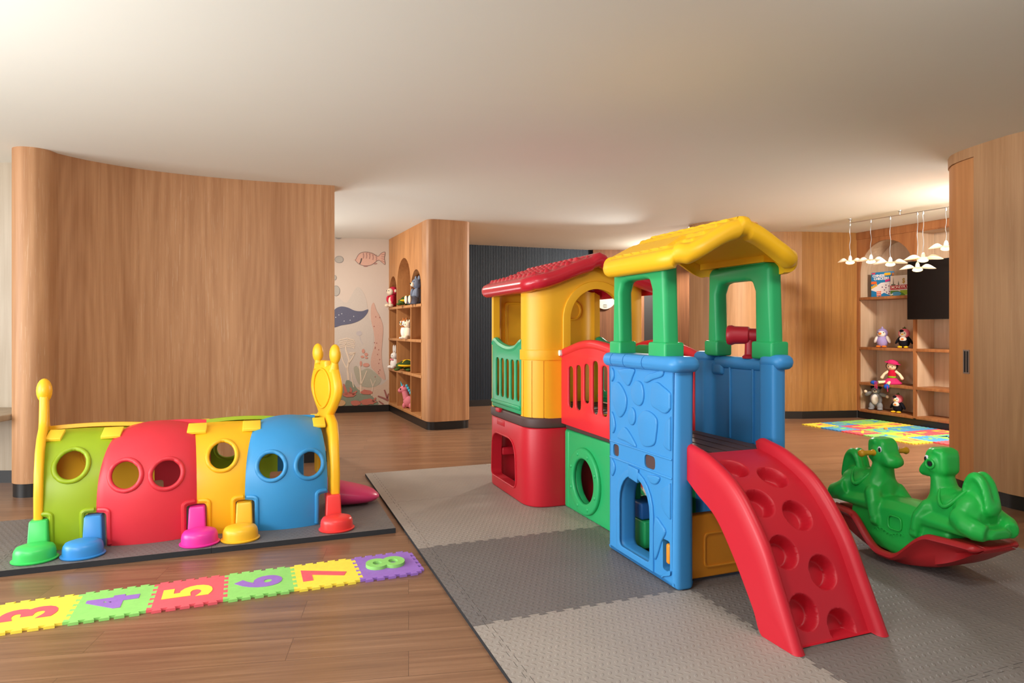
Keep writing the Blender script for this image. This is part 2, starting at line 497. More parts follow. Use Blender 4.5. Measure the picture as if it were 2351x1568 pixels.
# right curved wall with its sliding door
rpath = catmull([(5.3, 5.42), (4.3, 5.40), (3.75, 5.33), (3.50, 5.19), (3.39, 5.04), (3.352, 4.90), (3.362, 4.71), (3.392, 4.52), (3.44, 4.38), (3.70, 3.85), (4.15, 2.9)], 8)
def off(path, d):
    out = []
    for i, p in enumerate(path):
        t = (Vector(path[min(i + 1, len(path) - 1)]) - Vector(path[max(i - 1, 0)])).normalized(); out.append((p[0] + t.y * d, p[1] - t.x * d))
    return out
def skin(i0, i1, d0, d1): return off(rpath, d1)[i0:i1 + 1] + off(rpath, d0)[i0:i1 + 1][::-1]
# off(+d) lies on the room side of the path
SG = 1 if off(rpath, 1)[40][0] < rpath[40][0] else -1
struct('wall_right', [prism(rpath + [(4.9, 2.9), (5.3, 4.4)], .1, H + .002)], OAKO, ang=30)
struct('baseboard_right', [prism(off(rpath, -.004 * SG) + [(4.9, 2.9), (5.3, 4.4)], 0, .1)], BLACKB, ang=30)
IE = min(range(len(rpath)), key=lambda i: abs(rpath[i][0] / rpath[i][1] - .7105) + (9 if i < 40 else 0))   # where the door meets the fixed panel
struct('wall_panel', [prism(skin(IE, len(rpath) - 1, .0005 * SG, .016 * SG), .1, H)], OAKB, ang=30)
struct('trim_2', [prism(skin(16, IE, .0005 * SG, .016 * SG), H - .075, H)], OAKB, ang=30)
dp = skin(18, IE, .0005 * SG, .008 * SG)
sd = struct('door_2', [prism(dp, .1, H - .08)], OAKO, ang=30)
gp_ = off(rpath, .009 * SG)
struct('trim_3', [prism([off(rpath, .0005 * SG)[IE - 1], off(rpath, .0105 * SG)[IE - 1], off(rpath, .0105 * SG)[IE], off(rpath, .0005 * SG)[IE]], .1, H - .075)], DARKM, ang=30) if False else None
ih = min(range(40, len(rpath)), key=lambda i: abs(rpath[i][0] / rpath[i][1] - .6965))
tt = (Vector(rpath[ih + 1]) - Vector(rpath[ih - 1])).normalized()
hm = tr(gp_[ih][0], gp_[ih][1], .985) @ rot(math.atan2(-tt.x * SG, tt.y * SG), 'Z')
obj('door_handle', [T(sl(panel(rrect(-.03, -.088, .03, .088, .004), [rrect(-.022, -.078, .022, .078, .002)], .006), 0), hm @ STAND_X),
                    T(box((0, 0, 0), (.003, .044, .156), k=1), hm), T(box((.0, .0, 0), (.006, .006, .156), k=0), hm)], [CHROME, DARKM], sd)

# ================================================================== mural artwork on the back wall
def mural_pt(zx, zy):
    px = 760 + zx * 140 / 511.0; py = 530 + zy * 430 / 1568.0
    u = (px - 1175.5) / FPX
    # ray (u,1)*Y meets MC + MD*s
    s = (u * MC.y - MC.x) / (MD.x - u * MD.y); Y = MC.y + MD.y * s
    return (-s, EYE - (py - 754) / FPX * Y)
mural = thing('wall_mural', 'painted sea mural with striped fish, navy ray and pale corals on back wall', 'mural', (MC.x, MC.y, 0), rzm)
def mur(name, shapes, c, lev, parent=mural, holes=()):
    g_ = rgb(206, 192, 180); k_ = .62 if name == 'sea_wash' else .18
    c = tuple(a * (1 - k_) + b * k_ for a, b in zip(c[:3], g_[:3])) + (1,)
    m = matte('mural_' + name + str(lev), c, .9, .1, 60, .08, 0)
    gs = []
    for pts in shapes:
        q = [mural_pt(*p) for p in pts]
        gs.append(T(panel(q, (), .0012), tr(0, -.0012 * lev - .0006, 0) @ STAND_Y))
    return obj(name, gs, m, parent, 30)
def blob(cx, cy, rx, ry, n=18, wob=0.0):
    return [(cx + rx * (1 + wob * random.uniform(-1, 1)) * cos(2 * PI * i / n), cy + ry * (1 + wob * random.uniform(-1, 1)) * sin(2 * PI * i / n)) for i in range(n)]
def strip(pts, w0, w1):
    P = [Vector(p) for p in pts]; l, r = [], []
    for i, p in enumerate(P):
        t = (P[min(i + 1, len(P) - 1)] - P[max(0, i - 1)]).normalized(); n = Vector((-t.y, t.x)); w = w0 + (w1 - w0) * i / (len(P) - 1)
        l.append(tuple(p + n * w)); r.append(tuple(p - n * w))
    return l + r[::-1]
mur('sea_wash', [catmull([(0, 600), (60, 560), (130, 600), (220, 470), (290, 560), (316, 720), (356, 800), (352, 1000), (340, 1180), (440, 1230), (484, 1280), (480, 1400), (240, 1420), (0, 1400)], 5, True)], rgb(186, 184, 178), 1)
mur('seabed', [catmull([(0, 1250), (90, 1290), (200, 1310), (330, 1290), (420, 1290), (486, 1250), (486, 1458), (0, 1470)], 4, True)], rgb(206, 182, 162), 2)
mur('coral_tower', [catmull([(335, 640), (358, 602), (378, 660), (410, 720), (436, 800), (432, 900), (424, 1010), (430, 1120), (456, 1240), (420, 1230), (370, 1180), (334, 1130), (340, 1040), (366, 950), (358, 850), (336, 750)], 4, True)], rgb(206, 164, 146), 3)
for y in [720, 726, 800, 936, 940, 975, 984, 996, 1035, 1078, 1110, 1165, 1180, 1195, 1222]: mur('speckle', [blob(340 + random.uniform(18, 70), y, 4, 6, 8)], rgb(150, 70, 62), 4)
mur('manta_ray', [catmull([(14, 806), (16, 720), (30, 660), (80, 634), (140, 642), (200, 668), (260, 672), (310, 658), (296, 700), (250, 744), (180, 774), (90, 790)], 5, True)], rgb(42, 62, 104), 4)
for x, y in [(40, 724), (66, 704), (90, 694), (160, 748), (110, 755), (190, 716)]: mur('manta_spot', [blob(x, y, 4, 5, 8)], rgb(190, 196, 206), 5)
fish = mur('striped_fish', [catmull([(188, 243), (205, 238), (235, 196), (280, 180), (340, 188), (392, 214), (420, 190), (452, 182), (446, 230), (452, 280), (420, 256), (392, 244), (340, 282), (280, 290), (235, 276), (206, 250)], 4, True)], rgb(216, 170, 152), 3)
mur('stripes', [strip([(x, y0), (x + 4, (y0 + y1) / 2), (x, y1)], 5, 4) for x, y0, y1 in [(270, 186, 232), (296, 184, 232), (322, 190, 236), (350, 200, 244), (378, 214, 250)]] + [strip([(420, 200 + 16 * i), (448, 196 + 22 * i)], 2, 3) for i in range(4)] + [strip([(310 + 14 * i, 180 + 4 * i), (300 + 14 * i, 190 + 4 * i)], 2, 2) for i in range(6)], rgb(168, 120, 112), 4, fish)
mur('outline', [strip(catmull([(206, 243), (235, 194), (280, 178), (340, 186), (392, 214), (420, 188), (452, 180), (446, 230), (452, 282), (420, 258), (392, 246), (340, 284), (280, 292), (235, 278), (206, 250), (206, 243)], 4), 1.6, 1.6)], rgb(108, 76, 80), 5, fish)
mur('fin', [blob(290, 296, 20, 7, 10)], rgb(168, 124, 118), 2, fish); mur('fin', [blob(370, 274, 18, 8, 10)], rgb(168, 124, 118), 2, fish)
mur('gill_mark', [strip([(256, 230), (250, 256), (240, 278)], 5, 4)], rgb(28, 30, 40), 6, fish)
for i, (x, y, rx, ry) in enumerate([(64, 48, 28, 20), (68, 240, 36, 28), (30, 392, 16, 20), (42, 502, 32, 42)]):
    b = mur('bubble', [blob(x, y, rx, ry)], rgb(166, 164, 158), 3)
    mur('rim', [strip(blob(x, y, rx, ry) + [(x + rx, y)], 1.5, 1.5)], rgb(110, 116, 122), 4, b)
mur('sea_flower', [blob(236, 858, 25, 20), strip([(238, 876), (250, 920), (268, 952)], 3, 2)], rgb(184, 178, 180), 3)
tree = [strip([(146, 1250), (136, 1150), (150, 1080), (124, 1000), (122, 940)], 8, 5), strip([(140, 1170), (100, 1090), (78, 1020)], 5, 4), strip([(146, 1110), (180, 1060), (200, 1020)], 5, 4), strip([(248, 1360), (250, 1240), (240, 1130)], 6, 5), strip([(250, 1290), (280, 1220), (300, 1170)], 4, 3), strip([(340, 1380), (350, 1300), (330, 1240)], 4, 2), strip([(350, 1300), (372, 1250)], 3, 2), strip([(190, 1310), (176, 1250), (170, 1190)], 4, 3)]
tree += [blob(70 + 12 * (i % 11) + 5 * ((i // 11) % 2), 900 + 16 * (i // 11) - abs(i % 11 - 5) * -3, 4.6, 6.5, 7) for i in range(55)]
tree += [strip([(150 + 6 * i, 1030 + 10 * (i % 2)), (168 + 6 * i, 1016 + 10 * (i % 2))], 3, 3) for i in range(7)]
mur('pale_coral', tree, rgb(232, 214, 192), 5)
mur('seaweed_bank', [catmull([(46, 1310), (110, 1300), (130, 1250), (180, 1270), (230, 1330), (300, 1350), (360, 1400), (380, 1462), (60, 1468)], 4, True)], rgb(120, 138, 118), 3)
mur('sage_bank', [catmull([(190, 1160), (215, 1130), (250, 1170), (300, 1150), (350, 1170), (420, 1240), (380, 1300), (300, 1310), (230, 1280)], 4, True)], rgb(166, 166, 148), 3)
mur('pink_leaves', [blob(270, 1006, 13, 18), blob(294, 1034, 15, 14), blob(262, 1054, 15, 10), blob(296, 1062, 12, 8), blob(250, 1110, 10, 22), blob(294, 1122, 28, 16)], rgb(208, 140, 122), 6)
mur('red_coral', [blob(150, 1370, 56, 20, 14, .25), strip([(130, 1370), (110, 1300), (106, 1280)], 14, 5), strip([(160, 1360), (170, 1330), (158, 1310)], 12, 5), strip([(180, 1370), (216, 1340)], 12, 5), blob(210, 1440, 46, 24, 12, .2), blob(296, 1350, 44, 22, 12, .25), blob(310, 1430, 66, 26, 14, .25), strip([(350, 1430), (376, 1396)], 12, 5)], rgb(196, 100, 84), 7)
mur('crimson_branch', [strip([(480, 1420), (440, 1400), (392, 1382)], 8, 5), strip([(474, 1410), (446, 1330)], 8, 5), strip([(440, 1452), (400, 1424)], 6, 4), strip([(470, 1400), (482, 1360)], 6, 4)], rgb(150, 66, 62), 7)
mur('ochre_shell', [blob(80, 1440, 42, 26, 14), blob(70, 1400, 20, 14, 10)], rgb(212, 170, 116), 7)

# ================================================================== left toy cabinet with rounded end
CB = thing('toy_cabinet', 'honey oak built-in toy cabinet with arched niches and rounded end', 'cabinet', (-1.827, 9.7, 0), math.atan2(-.915, .404))
# widths follow the three bays: narrow, wide, narrow
BAYS = [(.03, .47), (.50, 1.22), (1.25, 1.72)]
def bay_arch(i, z0, z1, rise): return arch((BAYS[i][0] + BAYS[i][1]) / 2, (BAYS[i][1] - BAYS[i][0]) / 2, z0, z1, 16, rise=rise)
holes = [bay_arch(0, .125, 1.985, .24), bay_arch(1, .125, 2.19, .36), bay_arch(2, .125, 1.985, .24)]
obj('carcass', [T(panel([(0, .1), (1.76, .1), (1.76, H), (0, H)], holes, .36), tr(0, .18, 0) @ STAND_Y)], OAKCAB, CB, 30)
obj('back_panel', [box((.88, .42, H / 2 + .05), (1.76, .12, H - .1))], OAKCAB, CB)
efp = rpoly([(1.762, 0), (2.02, 0), (2.02, .56), (1.762, .56)], [0, .25, .25, 0], 12)
obj('end_column', [prism(efp, .1, H)], OAK, CB, 30)
obj('plinth', [prism([(0, .008)] + inset(efp, .008)[1:-1] + [(0, .55)], 0, .1)], BLACKB, CB, 30)
for z in (1.54, 1.09, .645, .135):
    obj('shelf', [box((.875, .17, z - .0175), (1.75, .352, .035), .003)], OAKCAB, CB)

# ================================================================== right shelf wall
RS = thing('display_shelf', 'built-in oak display shelf with one arched bay and pale backs', 'shelf', (4.76, 9.02, 0), RZ1)
RH = [arch(.435, .40, .12, 2.40, 18, rise=.40), [(.87, .12), (1.68, .12), (1.68, 2.44), (.87, 2.44)], [(1.72, .12), (2.5, .12), (2.5, 2.44), (1.72, 2.44)]]
obj('face_frame', [T(panel([(0, .1), (2.6, .1), (2.6, H), (0, H)], RH, .03), tr(0, .015, 0) @ STAND_Y)], OAKFR, RS, 30)
obj('carcass', [T(panel([(0, .1), (2.6, .1), (2.6, H), (0, H)], RH, .30), tr(0, .18, 0) @ STAND_Y)], OAKSH, RS, 30)
obj('back_panel', [box((1.3, .36, H / 2 + .05), (2.6, .05, H - .1))], OAKSH, RS)
obj('plinth', [box((1.3, .18, .05), (2.6, .34, .1))], BLACKB, RS)
obj('cornice', [box((1.3, -.006, H - .055), (2.6, .012, .09), .003)], OAKFR, RS)
for z in (1.655, .975, .495, .125):
    obj('shelf', [box((.435, .17, z - .018), (.80, .336, .036), .003)], OAKFR, RS)
    if z < 1.6: obj('shelf', [box((1.275, .17, z - .018), (.81, .336, .036), .003)], OAKFR, RS)

# television hung in front of the second bay
tv = thing('television', 'black flat television hung in front of the right display shelf', 'television', (0, 0, 0), RZ1)
tp = Vector((4.76, 9.02)) + E1 * 1.50 - E2 * .13
tv.location = (tp.x, tp.y, 1.70)
obj('screen', [box((0, -.022, 0), (1.24, .004, .70))], SCREEN, tv)
obj('housing', [box((0, 0, 0), (1.26, .04, .72), .006)], DARKM, tv)
obj('bracket', [box((0, .075, 0), (.3, .11, .2))], DARKM, tv)

# ================================================================== pendant lights on a cable track
RA, RB = Vector((4.073, 7.87)), Vector((4.62, 6.72))
def on_rail(px):
    u = (px - 1175.5) / FPX; d = RB - RA
    s = (u * RA.y - RA.x) / (d.x - u * d.y); return RA + d * s
rail = thing('cable_track', 'thin twin wire track strung under the ceiling carrying petal pendants', 'track', (RA.x, RA.y, 2.5), math.atan2((RB - RA).y, (RB - RA).x))
for y in (-.012, .012): obj('wire', [tube([(0, y, 0), (1.30, y, 0)], .003, 6)], CHROME, rail)
for x in (0, .62, 1.28): obj('ceiling_mount', [T(lathe([(.006, 0), (.006, .03), (.02, .04), (.02, .05)], 12), tr(x, 0, 0))], CHROME, rail)
def petal_shade(R, k, ph):
    def f(u, v):
        a = 2 * PI * v; r = u
        edge = R * (.78 + .22 * cos(k * a + ph))
        q = r * edge
        z = -.055 * math.exp(-(q / .05) ** 2) + .035 * sin(min(1, r) * PI * 1.15) * (.4 + .6 * cos(k * a + ph)) - .012 * r
        return (q * cos(a), q * sin(a), z)
    return grid(12, 48, f)
WHERE = ['white petal pendant lamp at the far end of the track, before plain oak wall', 'white petal pendant lamp second along the track, at edge of shelf arch',
         'white petal pendant lamp third along the track, wings spread before the arched bay', 'lowest hanging white petal pendant lamp, glowing before the television corner',
         'white petal pendant lamp just above the lowest one, before the shelf divider', 'highest white petal pendant lamp, half hidden behind the sliding door edge']
for i, (px, py, R, k, ph) in enumerate([(1951.8, 596, .135, 2, .4), (1999.5, 594, .15, 2, .7), (2044, 600, .175, 2, .1), (2106.5, 612, .175, 2, .2), (2119.5, 590, .19, 2, -.1), (2172, 563, .16, 2, .8)]):
    p = on_rail(px); z = EYE - (py - 754) / FPX * p.y
    t = thing('pendant_lamp', WHERE[i], 'lamp', (p.x, p.y, z), RZ1 + PI / 2 - .7 + ph * .3, 'petal pendant lamps on the track')
    dz = 2.5 - z
    sh = obj('lamp_shade', [petal_shade(R, k, ph)], SHADE, t, 80)
    obj('bulb', [ell((0, 0, -.036), (.05, .05, .022))], GLOW, t, 80)
    obj('cord', [tube([(.004 * sin(j * 1.3 + i), .004 * cos(j * 1.7 + i), .02 + (dz - .05) * j / 10) for j in range(11)], .0035, 6)], CHROME, t)
    obj('socket', [lathe([(.02, -.01), (.02, .02), (.012, .045), (.005, .05)], 14)], P_WHT, t)
    obj('hook', [lathe([(.008, dz - .035), (.01, dz - .02), (.006, dz + .006)], 10)], CHROME, t)

# ================================================================== floor mats
def jig(wx, wy, n, d, sides, flare=.16, m=None):
    """outline of an interlocking tile centred on 0; sides = (bottom, right, top, left) each 0 plain, +1 tabs out, -1 slots in"""
    P = []
    cs = [((-wx / 2, -wy / 2), (1, 0), (0, -1), wx), ((wx / 2, -wy / 2), (0, 1), (1, 0), wy), ((wx / 2, wy / 2), (-1, 0), (0, 1), wx), ((-wx / 2, wy / 2), (0, -1), (-1, 0), wy)]
    for (o, t, nn, ln), s in zip(cs, sides):
        P.append(o)
        if s == 0: continue
        k = n if ln > .2 else max(1, int(n * ln))
        cell = ln / (2 * k + 1); fl = cell * flare
        g = .0006 if s > 0 else 0
        for i in range(k):
            a = cell * (2 * i + 1) + g; b = a + cell - 2 * g
            for (u, h) in ((a, 0), (a - fl, d), (b + fl, d), (b, 0)):
                P.append((o[0] + t[0] * u + nn[0] * h * s, o[1] + t[1] * u + nn[1] * h * s))
    return P
def mat_tile(name, label, a, b, sa, sb, mats, group, sides=(-1, 1, 1, -1), n=11, d=.018, th=.018):
    # local x along E2 (b), local y opposite to E1 so that the far edge is +y
    p = AB(a, b)
    out = jig(sb - .0015, sa - .0015, n, d, sides)
    body = T(panel(out, (), th), tr(0, 0, th / 2))
    o = obj(name, [body], mats, None, 30)
    me = o.data; me.materials.append(M_EDGE)
    for f in me.polygons:
        if abs(f.normal.z) < .5: f.material_index = 1
    o.location = (p.x, p.y, .0005); o.rotation_euler = (0, 0, RZ2)
    return tag(o, label, 'floor mat', group)
TB = 1.0
LAB = {(0, 0): 'light grey foam floor mat at far corner beside the red playhouse base', (1, 0): 'light grey foam floor mat in front of the red playhouse base',
       (2, 0): 'dark grey foam floor mat beside the blue tower archway', (3, 0): 'light grey foam floor mat at front, beside the foot of the red ramp',
       (4, 0): 'grey foam floor mat cut by the bottom frame edge beside wood floor', (0, 1): 'grey foam floor mat under the rear of the playhouse',
       (1, 1): 'light grey foam floor mat under the green porthole panel', (2, 1): 'grey foam floor mat under the blue tower', (3, 1): 'shaded grey foam floor mat under the foot of the red ramp',
       (4, 1): 'grey foam floor mat ahead of the red ramp foot at bottom frame edge', (1, 2): 'grey foam floor mat behind the tower toward the rocker',
       (2, 2): 'grey foam floor mat beneath the double horse rocker', (3, 2): 'grey foam floor mat catching the rocker shadow', (4, 2): 'grey foam floor mat ahead of the rocker at the bottom corner'}
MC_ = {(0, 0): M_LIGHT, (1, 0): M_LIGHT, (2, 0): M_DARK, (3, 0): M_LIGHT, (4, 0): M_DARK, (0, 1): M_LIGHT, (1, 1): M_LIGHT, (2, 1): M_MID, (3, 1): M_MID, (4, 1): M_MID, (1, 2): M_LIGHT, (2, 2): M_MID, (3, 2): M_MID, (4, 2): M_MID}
EB = .055
for (a, b), l in LAB.items():
    sd_ = [-1, 1, 1, -1]
    if a == 0 or (a, b) == (1, 2): sd_[2] = 0
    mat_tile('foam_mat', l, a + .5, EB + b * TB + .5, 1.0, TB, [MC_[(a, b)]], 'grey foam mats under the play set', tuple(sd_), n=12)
for a in range(5):
    where = ['by the far corner', 'beside the tunnel mat', 'next to the purple number tile', 'along the front wood floor', 'at the bottom frame edge'][a]
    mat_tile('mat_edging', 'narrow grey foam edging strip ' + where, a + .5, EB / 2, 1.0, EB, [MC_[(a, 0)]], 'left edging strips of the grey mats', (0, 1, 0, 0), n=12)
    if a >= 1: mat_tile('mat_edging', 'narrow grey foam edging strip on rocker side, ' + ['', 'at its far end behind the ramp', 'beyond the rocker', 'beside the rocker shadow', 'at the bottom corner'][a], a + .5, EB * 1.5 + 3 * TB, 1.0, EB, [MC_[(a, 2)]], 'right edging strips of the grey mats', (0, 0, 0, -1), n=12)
# mats under the caterpillar tunnel
for i, (b0, l) in enumerate([(-.555, 'dark grey foam mat under the blue tunnel end'), (-1.565, 'dark grey foam mat under the red tunnel section'), (-2.575, 'dark grey foam mat under the tail end of the tunnel'), (-3.585, 'dark grey foam mat at the left frame edge')]):
    mat_tile('foam_mat', l, 1.115, b0 + .0, 1.01, 1.01, [M_DARK], 'dark foam mats under the tunnel', (0, 0 if i == 0 else 1, 0, -1), n=12, th=.03)

# number tiles
NUMS = [('8', F_PUR, F_GRN, 'purple foam tile with raised green 8'), ('7', F_YEL, F_RED, 'yellow foam tile with red 7'), ('6', F_GRN, F_PUR, 'green foam tile with purple 6'),
        ('5', F_RED, F_YEL, 'red foam tile with yellow 5'), ('4', F_GRN, F_PUR, 'green foam tile with purple 4'), ('3', F_YEL, F_RED, 'yellow foam tile with red 3 at the left frame edge')]
nd = Vector((-.9253, -.3792)); npd = Vector((-.3792, .9253)); n0 = Vector((-.454, 3.283))
S = .3045
for i, (ch, m1, m2, l) in enumerate(NUMS):
    c = n0 + nd * (S * (i + .5)) + npd * (S / 2)
    th = .012
    t = thing('number_tile', l + ' lying on the wood floor', 'floor tile', (c.x, c.y, 0.0005), math.atan2(-nd.y, -nd.x), 'number tiles in a row')
    obj('foam_base', [T(panel(jig(S, S, 5, .018, (1, 1, 1, -1), .22), (), th), tr(0, 0, th / 2))], m1, t, 30)
    up = .016 if ch == '8' else .0015
    g = text_geo(ch, .27, up, .005 if ch == '8' else .011, sx=1.05)
    xs = [v.x for v in g[0]]; ys = [v.y for v in g[0]]
    g = T(g, tr(-(min(xs) + max(xs)) / 2, -(min(ys) + max(ys)) / 2, 0))
    obj('number', [T(g, tr(0, 0, th + up / 2 + .0002) @ rot(PI / 2, 'Z'))], m2, t, 30)

# alphabet tiles by the right shelf
ROWS = [('VWXYZ', 'ybrgy', 'rgybr'), ('OPQRST', 'brgybr', 'gybrgy'), ('IJKLMN', 'gybrgy', 'brgybr'), ('ABCDEF', 'gybrgb', 'brgyby')]
CM = {'y': F_YEL, 'b': F_BLU, 'r': F_RED, 'g': F_GRN}; CN = {'y': 'yellow', 'b': 'blue', 'r': 'red', 'g': 'green'}
A0 = Vector((3.70, 8.34)); ad = E1; ap = E2
S2 = .3045
for r, (ls, c1, c2) in enumerate(ROWS):
    for q, ch in enumerate(ls):
        c = A0 + ad * (S2 * (q + .5)) + ap * (S2 * (r + .5))
        t = thing('alphabet_tile', '%s foam puzzle tile bearing a %s letter %s before the display shelf' % (CN[c1[q]], CN[c2[q]], ch), 'floor tile', (c.x, c.y, .0005), RZ1, 'alphabet tiles before the shelf')
        obj('foam_base', [T(panel(jig(S2, S2, 5, .014, (1, 1, -1, -1), .22), (), .012), tr(0, 0, .006))], CM[c1[q]], t, 30)
        obj('letter', [T(text_geo(ch, .235, .0015, .003), tr(0, .0, .0128))], CM[c2[q]], t, 30)
cq = A0 + ad * (S2 * 2.35) + ap * (S2 * 1.95)
tag(obj('foam_offcut', [T(box((0, 0, .022), (.035, .03, .018), .003), tr(cq.x, cq.y, 0))], F_ORG), 'small orange foam piece lying on the alphabet tiles', 'toy piece')

# ================================================================== the plastic play set
# local axes: x toward the ramp foot, y away to the far side, z up; numbers are metres from the mat corner, shifted to the set's middle
o_ = AB(1.9, 1.3)
PS = thing('play_set', 'large red, yellow, green and blue plastic playhouse with tower and climbing ramp', 'play set', (o_.x, o_.y, .0192), RZ1)
SH = tr(-1.9, 0, 0)
def ps(name, geos, mats, parent=PS, ang=38, **kw):
    if isinstance(geos, tuple): geos = [geos]
    return obj(name, [T(g, SH) for g in geos], mats, parent, ang, **kw)
YC, HW = .04, .47
# --- lower red house walls with window openings
base = ps('base_wall', [T(panel(rrect(.60, YC - HW, 1.50, YC + HW, .17, 8), [rrect(.67, YC - HW + .07, 1.43, YC + HW - .07, .11, 8)], .535, .012), tr(0, 0, .2675))], P_RED, label='red lower walls with window openings')
win = rpoly([(.73, .085), (1.245, .085), (1.225, .415), (.75, .415)], [.05, .06, .16, .12], 6)
wback = rpoly([(-.22, .085), (.30, .085), (.28, .40), (-.20, .40)], [.05, .05, .12, .12], 6)
cut(base, [T(panel(win, (), .3), SH @ tr(0, YC - HW, 0) @ STAND_Y), T(panel(win, (), .3), SH @ tr(0, YC + HW, 0) @ STAND_Y),
           T(panel(wback, (), .3), SH @ tr(.6, 0, 0) @ STAND_X)])
# window jamb lips
ps('window_lip', [tube([(p[0], YC - HW - .001, p[1]) for p in rpoly([(.725, .08), (1.25, .08), (1.23, .42), (.745, .42)], [.05, .06, .16, .12], 6)], .007, 6, True)], P_RED)
ps('cross_rail', [box((.72, YC, .25), (.05, .78, .06), .012), box((.72, .02, .27), (.06, .06, .5), .012)], P_RED)
# --- brown decks
ps('deck', [prism(rrect(.595, YC - HW - .008, 1.505, YC + HW + .008, .17, 8), .535, .605, bev=.014)] + [box((.72 + .12 * i, YC, .606), (.008, .84, .004)) for i in range(7)], P_BRN, label='dark brown floor deck of the house')
ps('deck', [prism(rrect(1.5, -.17, 2.42, .29, .02), .525, .60, bev=.014)] + [box((1.6 + .12 * i, .06, .601), (.006, .44, .004)) for i in range(7)], P_BRN, label='dark brown deck of the bridge')
ps('deck', [prism(rrect(2.38, -.24, 2.99, .25, .02), .555, .622, bev=.012)] + [box((2.68, -.2 + .09 * i, .623), (.6, .006, .004)) for i in range(5)], P_BRN, label='dark brown deck of the tower')
ps('latch', [box((.92, YC - HW - .012, .60), (.08, .03, .03), .006), box((.93, YC - HW + .002, .505), (.16, .012, .04), .004)], P_RED)
# --- yellow upper walls
def wallpath(x_in, x_face, r):
    """half-round-cornered wall from the near side round to the far side; outer then inner outline"""
    y0, y1 = YC - HW + .005, YC + HW - .005; sg = 1 if x_face > x_in else -1
    def path(d):
        rr_ = r - d
        pts = [(x_in, y0 + d)]
        pts += [(x_face - sg * r + sg * rr_ * sin(a), y0 + r - rr_ * cos(a)) for a in [PI / 2 * i / 9 for i in range(10)]]
        pts += [(x_face - sg * r + sg * rr_ * cos(a), y1 - r + rr_ * sin(a)) for a in [PI / 2 * i / 9 for i in range(10)]]
        return pts + [(x_in, y1 - d)]
    return path
pf = wallpath(1.325, 1.50, .16); pb = wallpath(.75, .60, .13)
gable = [(-1.2, 1.42 - .13), (YC - HW - .03, 1.465), (YC - .28, 1.575), (YC - .1, 1.675), (YC, 1.70), (YC + .1, 1.675), (YC + .28, 1.575), (YC + HW + .03, 1.465), (1.2, 1.29), (1.2, 2.2), (-1.2, 2.2)]
gcut = lambda: T(panel(gable, (), 3), SH @ tr(1, 0, 0) @ STAND_X)
AC, AW = .075, .215
fw = ps('front_wall', [prism(pf(0) + pf(.05)[::-1], .598, 1.8)], P_YEL, ang=30, label='yellow front wall with arched doorway')
cut(fw, [gcut(), T(panel(arch(AC, AW, .4, 1.49, 18), (), .4), SH @ tr(1.5, 0, 0) @ STAND_X)])
# siding grooves on the rounded corner
grooves = []
for k, (z0, z1) in enumerate([(.60, .99), (.60, .99), (.60, .99)]):
    q = pf(0)[[2, 5, 8][k]]
    grooves.append(T(box((q[0], q[1], (z0 + z1) / 2), (.012, .012, z1 - z0)), SH @ tr(q[0], q[1], 0) @ rot(math.radians([20, 45, 75][k]), 'Z') @ tr(-q[0], -q[1], 0)))
cut(fw, grooves)
bw = ps('back_wall', [prism(pb(0) + pb(.05)[::-1], .598, 1.8)], P_YEL, ang=30, label='yellow back wall with embossed window')
cut(bw, [gcut()])
ps('arch_trim', [T(panel(arch(AC, AW + .05, .605, 1.54, 22), [arch(AC, AW, .6, 1.49, 22)], .016, .005), tr(1.506, 0, 0) @ STAND_X)], P_YEL)
band_o = [(1.328, YC - HW - .004)] + [(x + .0, y) for x, y in wallpath(1.325, 1.508, .165)(-.004)[1:11]] + [(1.508, AC - AW - .05)]
band_i = [(1.328, YC - HW + .03)] + wallpath(1.325, 1.50, .16)(.02)[1:11] + [(1.48, AC - AW - .05)]
ps('wall_band', [prism(band_o + band_i[::-1], .995, 1.065, bev=.004)], P_YEL, ang=30)
ps('embossed_window', [T(panel(rrect(-.30, 1.06, -.02, 1.42, .03), [rrect(-.275, 1.09, -.045, 1.40, .02)], .02, .006), tr(.656, 0, 0) @ STAND_X), box((.662, -.16, 1.055), (.03, .32, .03), .008)], P_YEL)
ps('embossed_ring', [T(panel(circ(.30, 1.36, .085), [circ(.30, 1.36, .068)], .016, .004), tr(.656, 0, 0) @ STAND_X)], P_YEL)
# --- side gates
def gate(y, s, lab):
    top = [(1.335, 1.12)] + catmull([(1.335, 1.13), (1.30, 1.125), (1.2, 1.085), (1.05, 1.075), (.88, 1.10), (.79, 1.13), (.745, 1.125), (.725, 1.09)], 5)
    out = [(.725, .612), (1.335, .612)] + top
    hs = [rrect(x - .034, .70, x + .034, .985 + .02 * abs(x - 1.1), .030, 4) for x in (.85, .955, 1.06, 1.165, 1.27)]
    ps('gate', [T(panel(out, hs, .014, .005), tr(0, y - .012 * s, 0) @ STAND_Y), T(tube([(p[0], y, p[1] - .014) for p in top[2:-2]], .026, 8), tr(0, 0, 0)), box((1.03, y - .012 * s, .655), (.60, .04, .03), .012)], P_GRND, label=lab)
gate(YC - HW + .02, 1, 'green slatted side gate'); gate(YC + HW - .02, -1, 'green slatted gate on the far side')
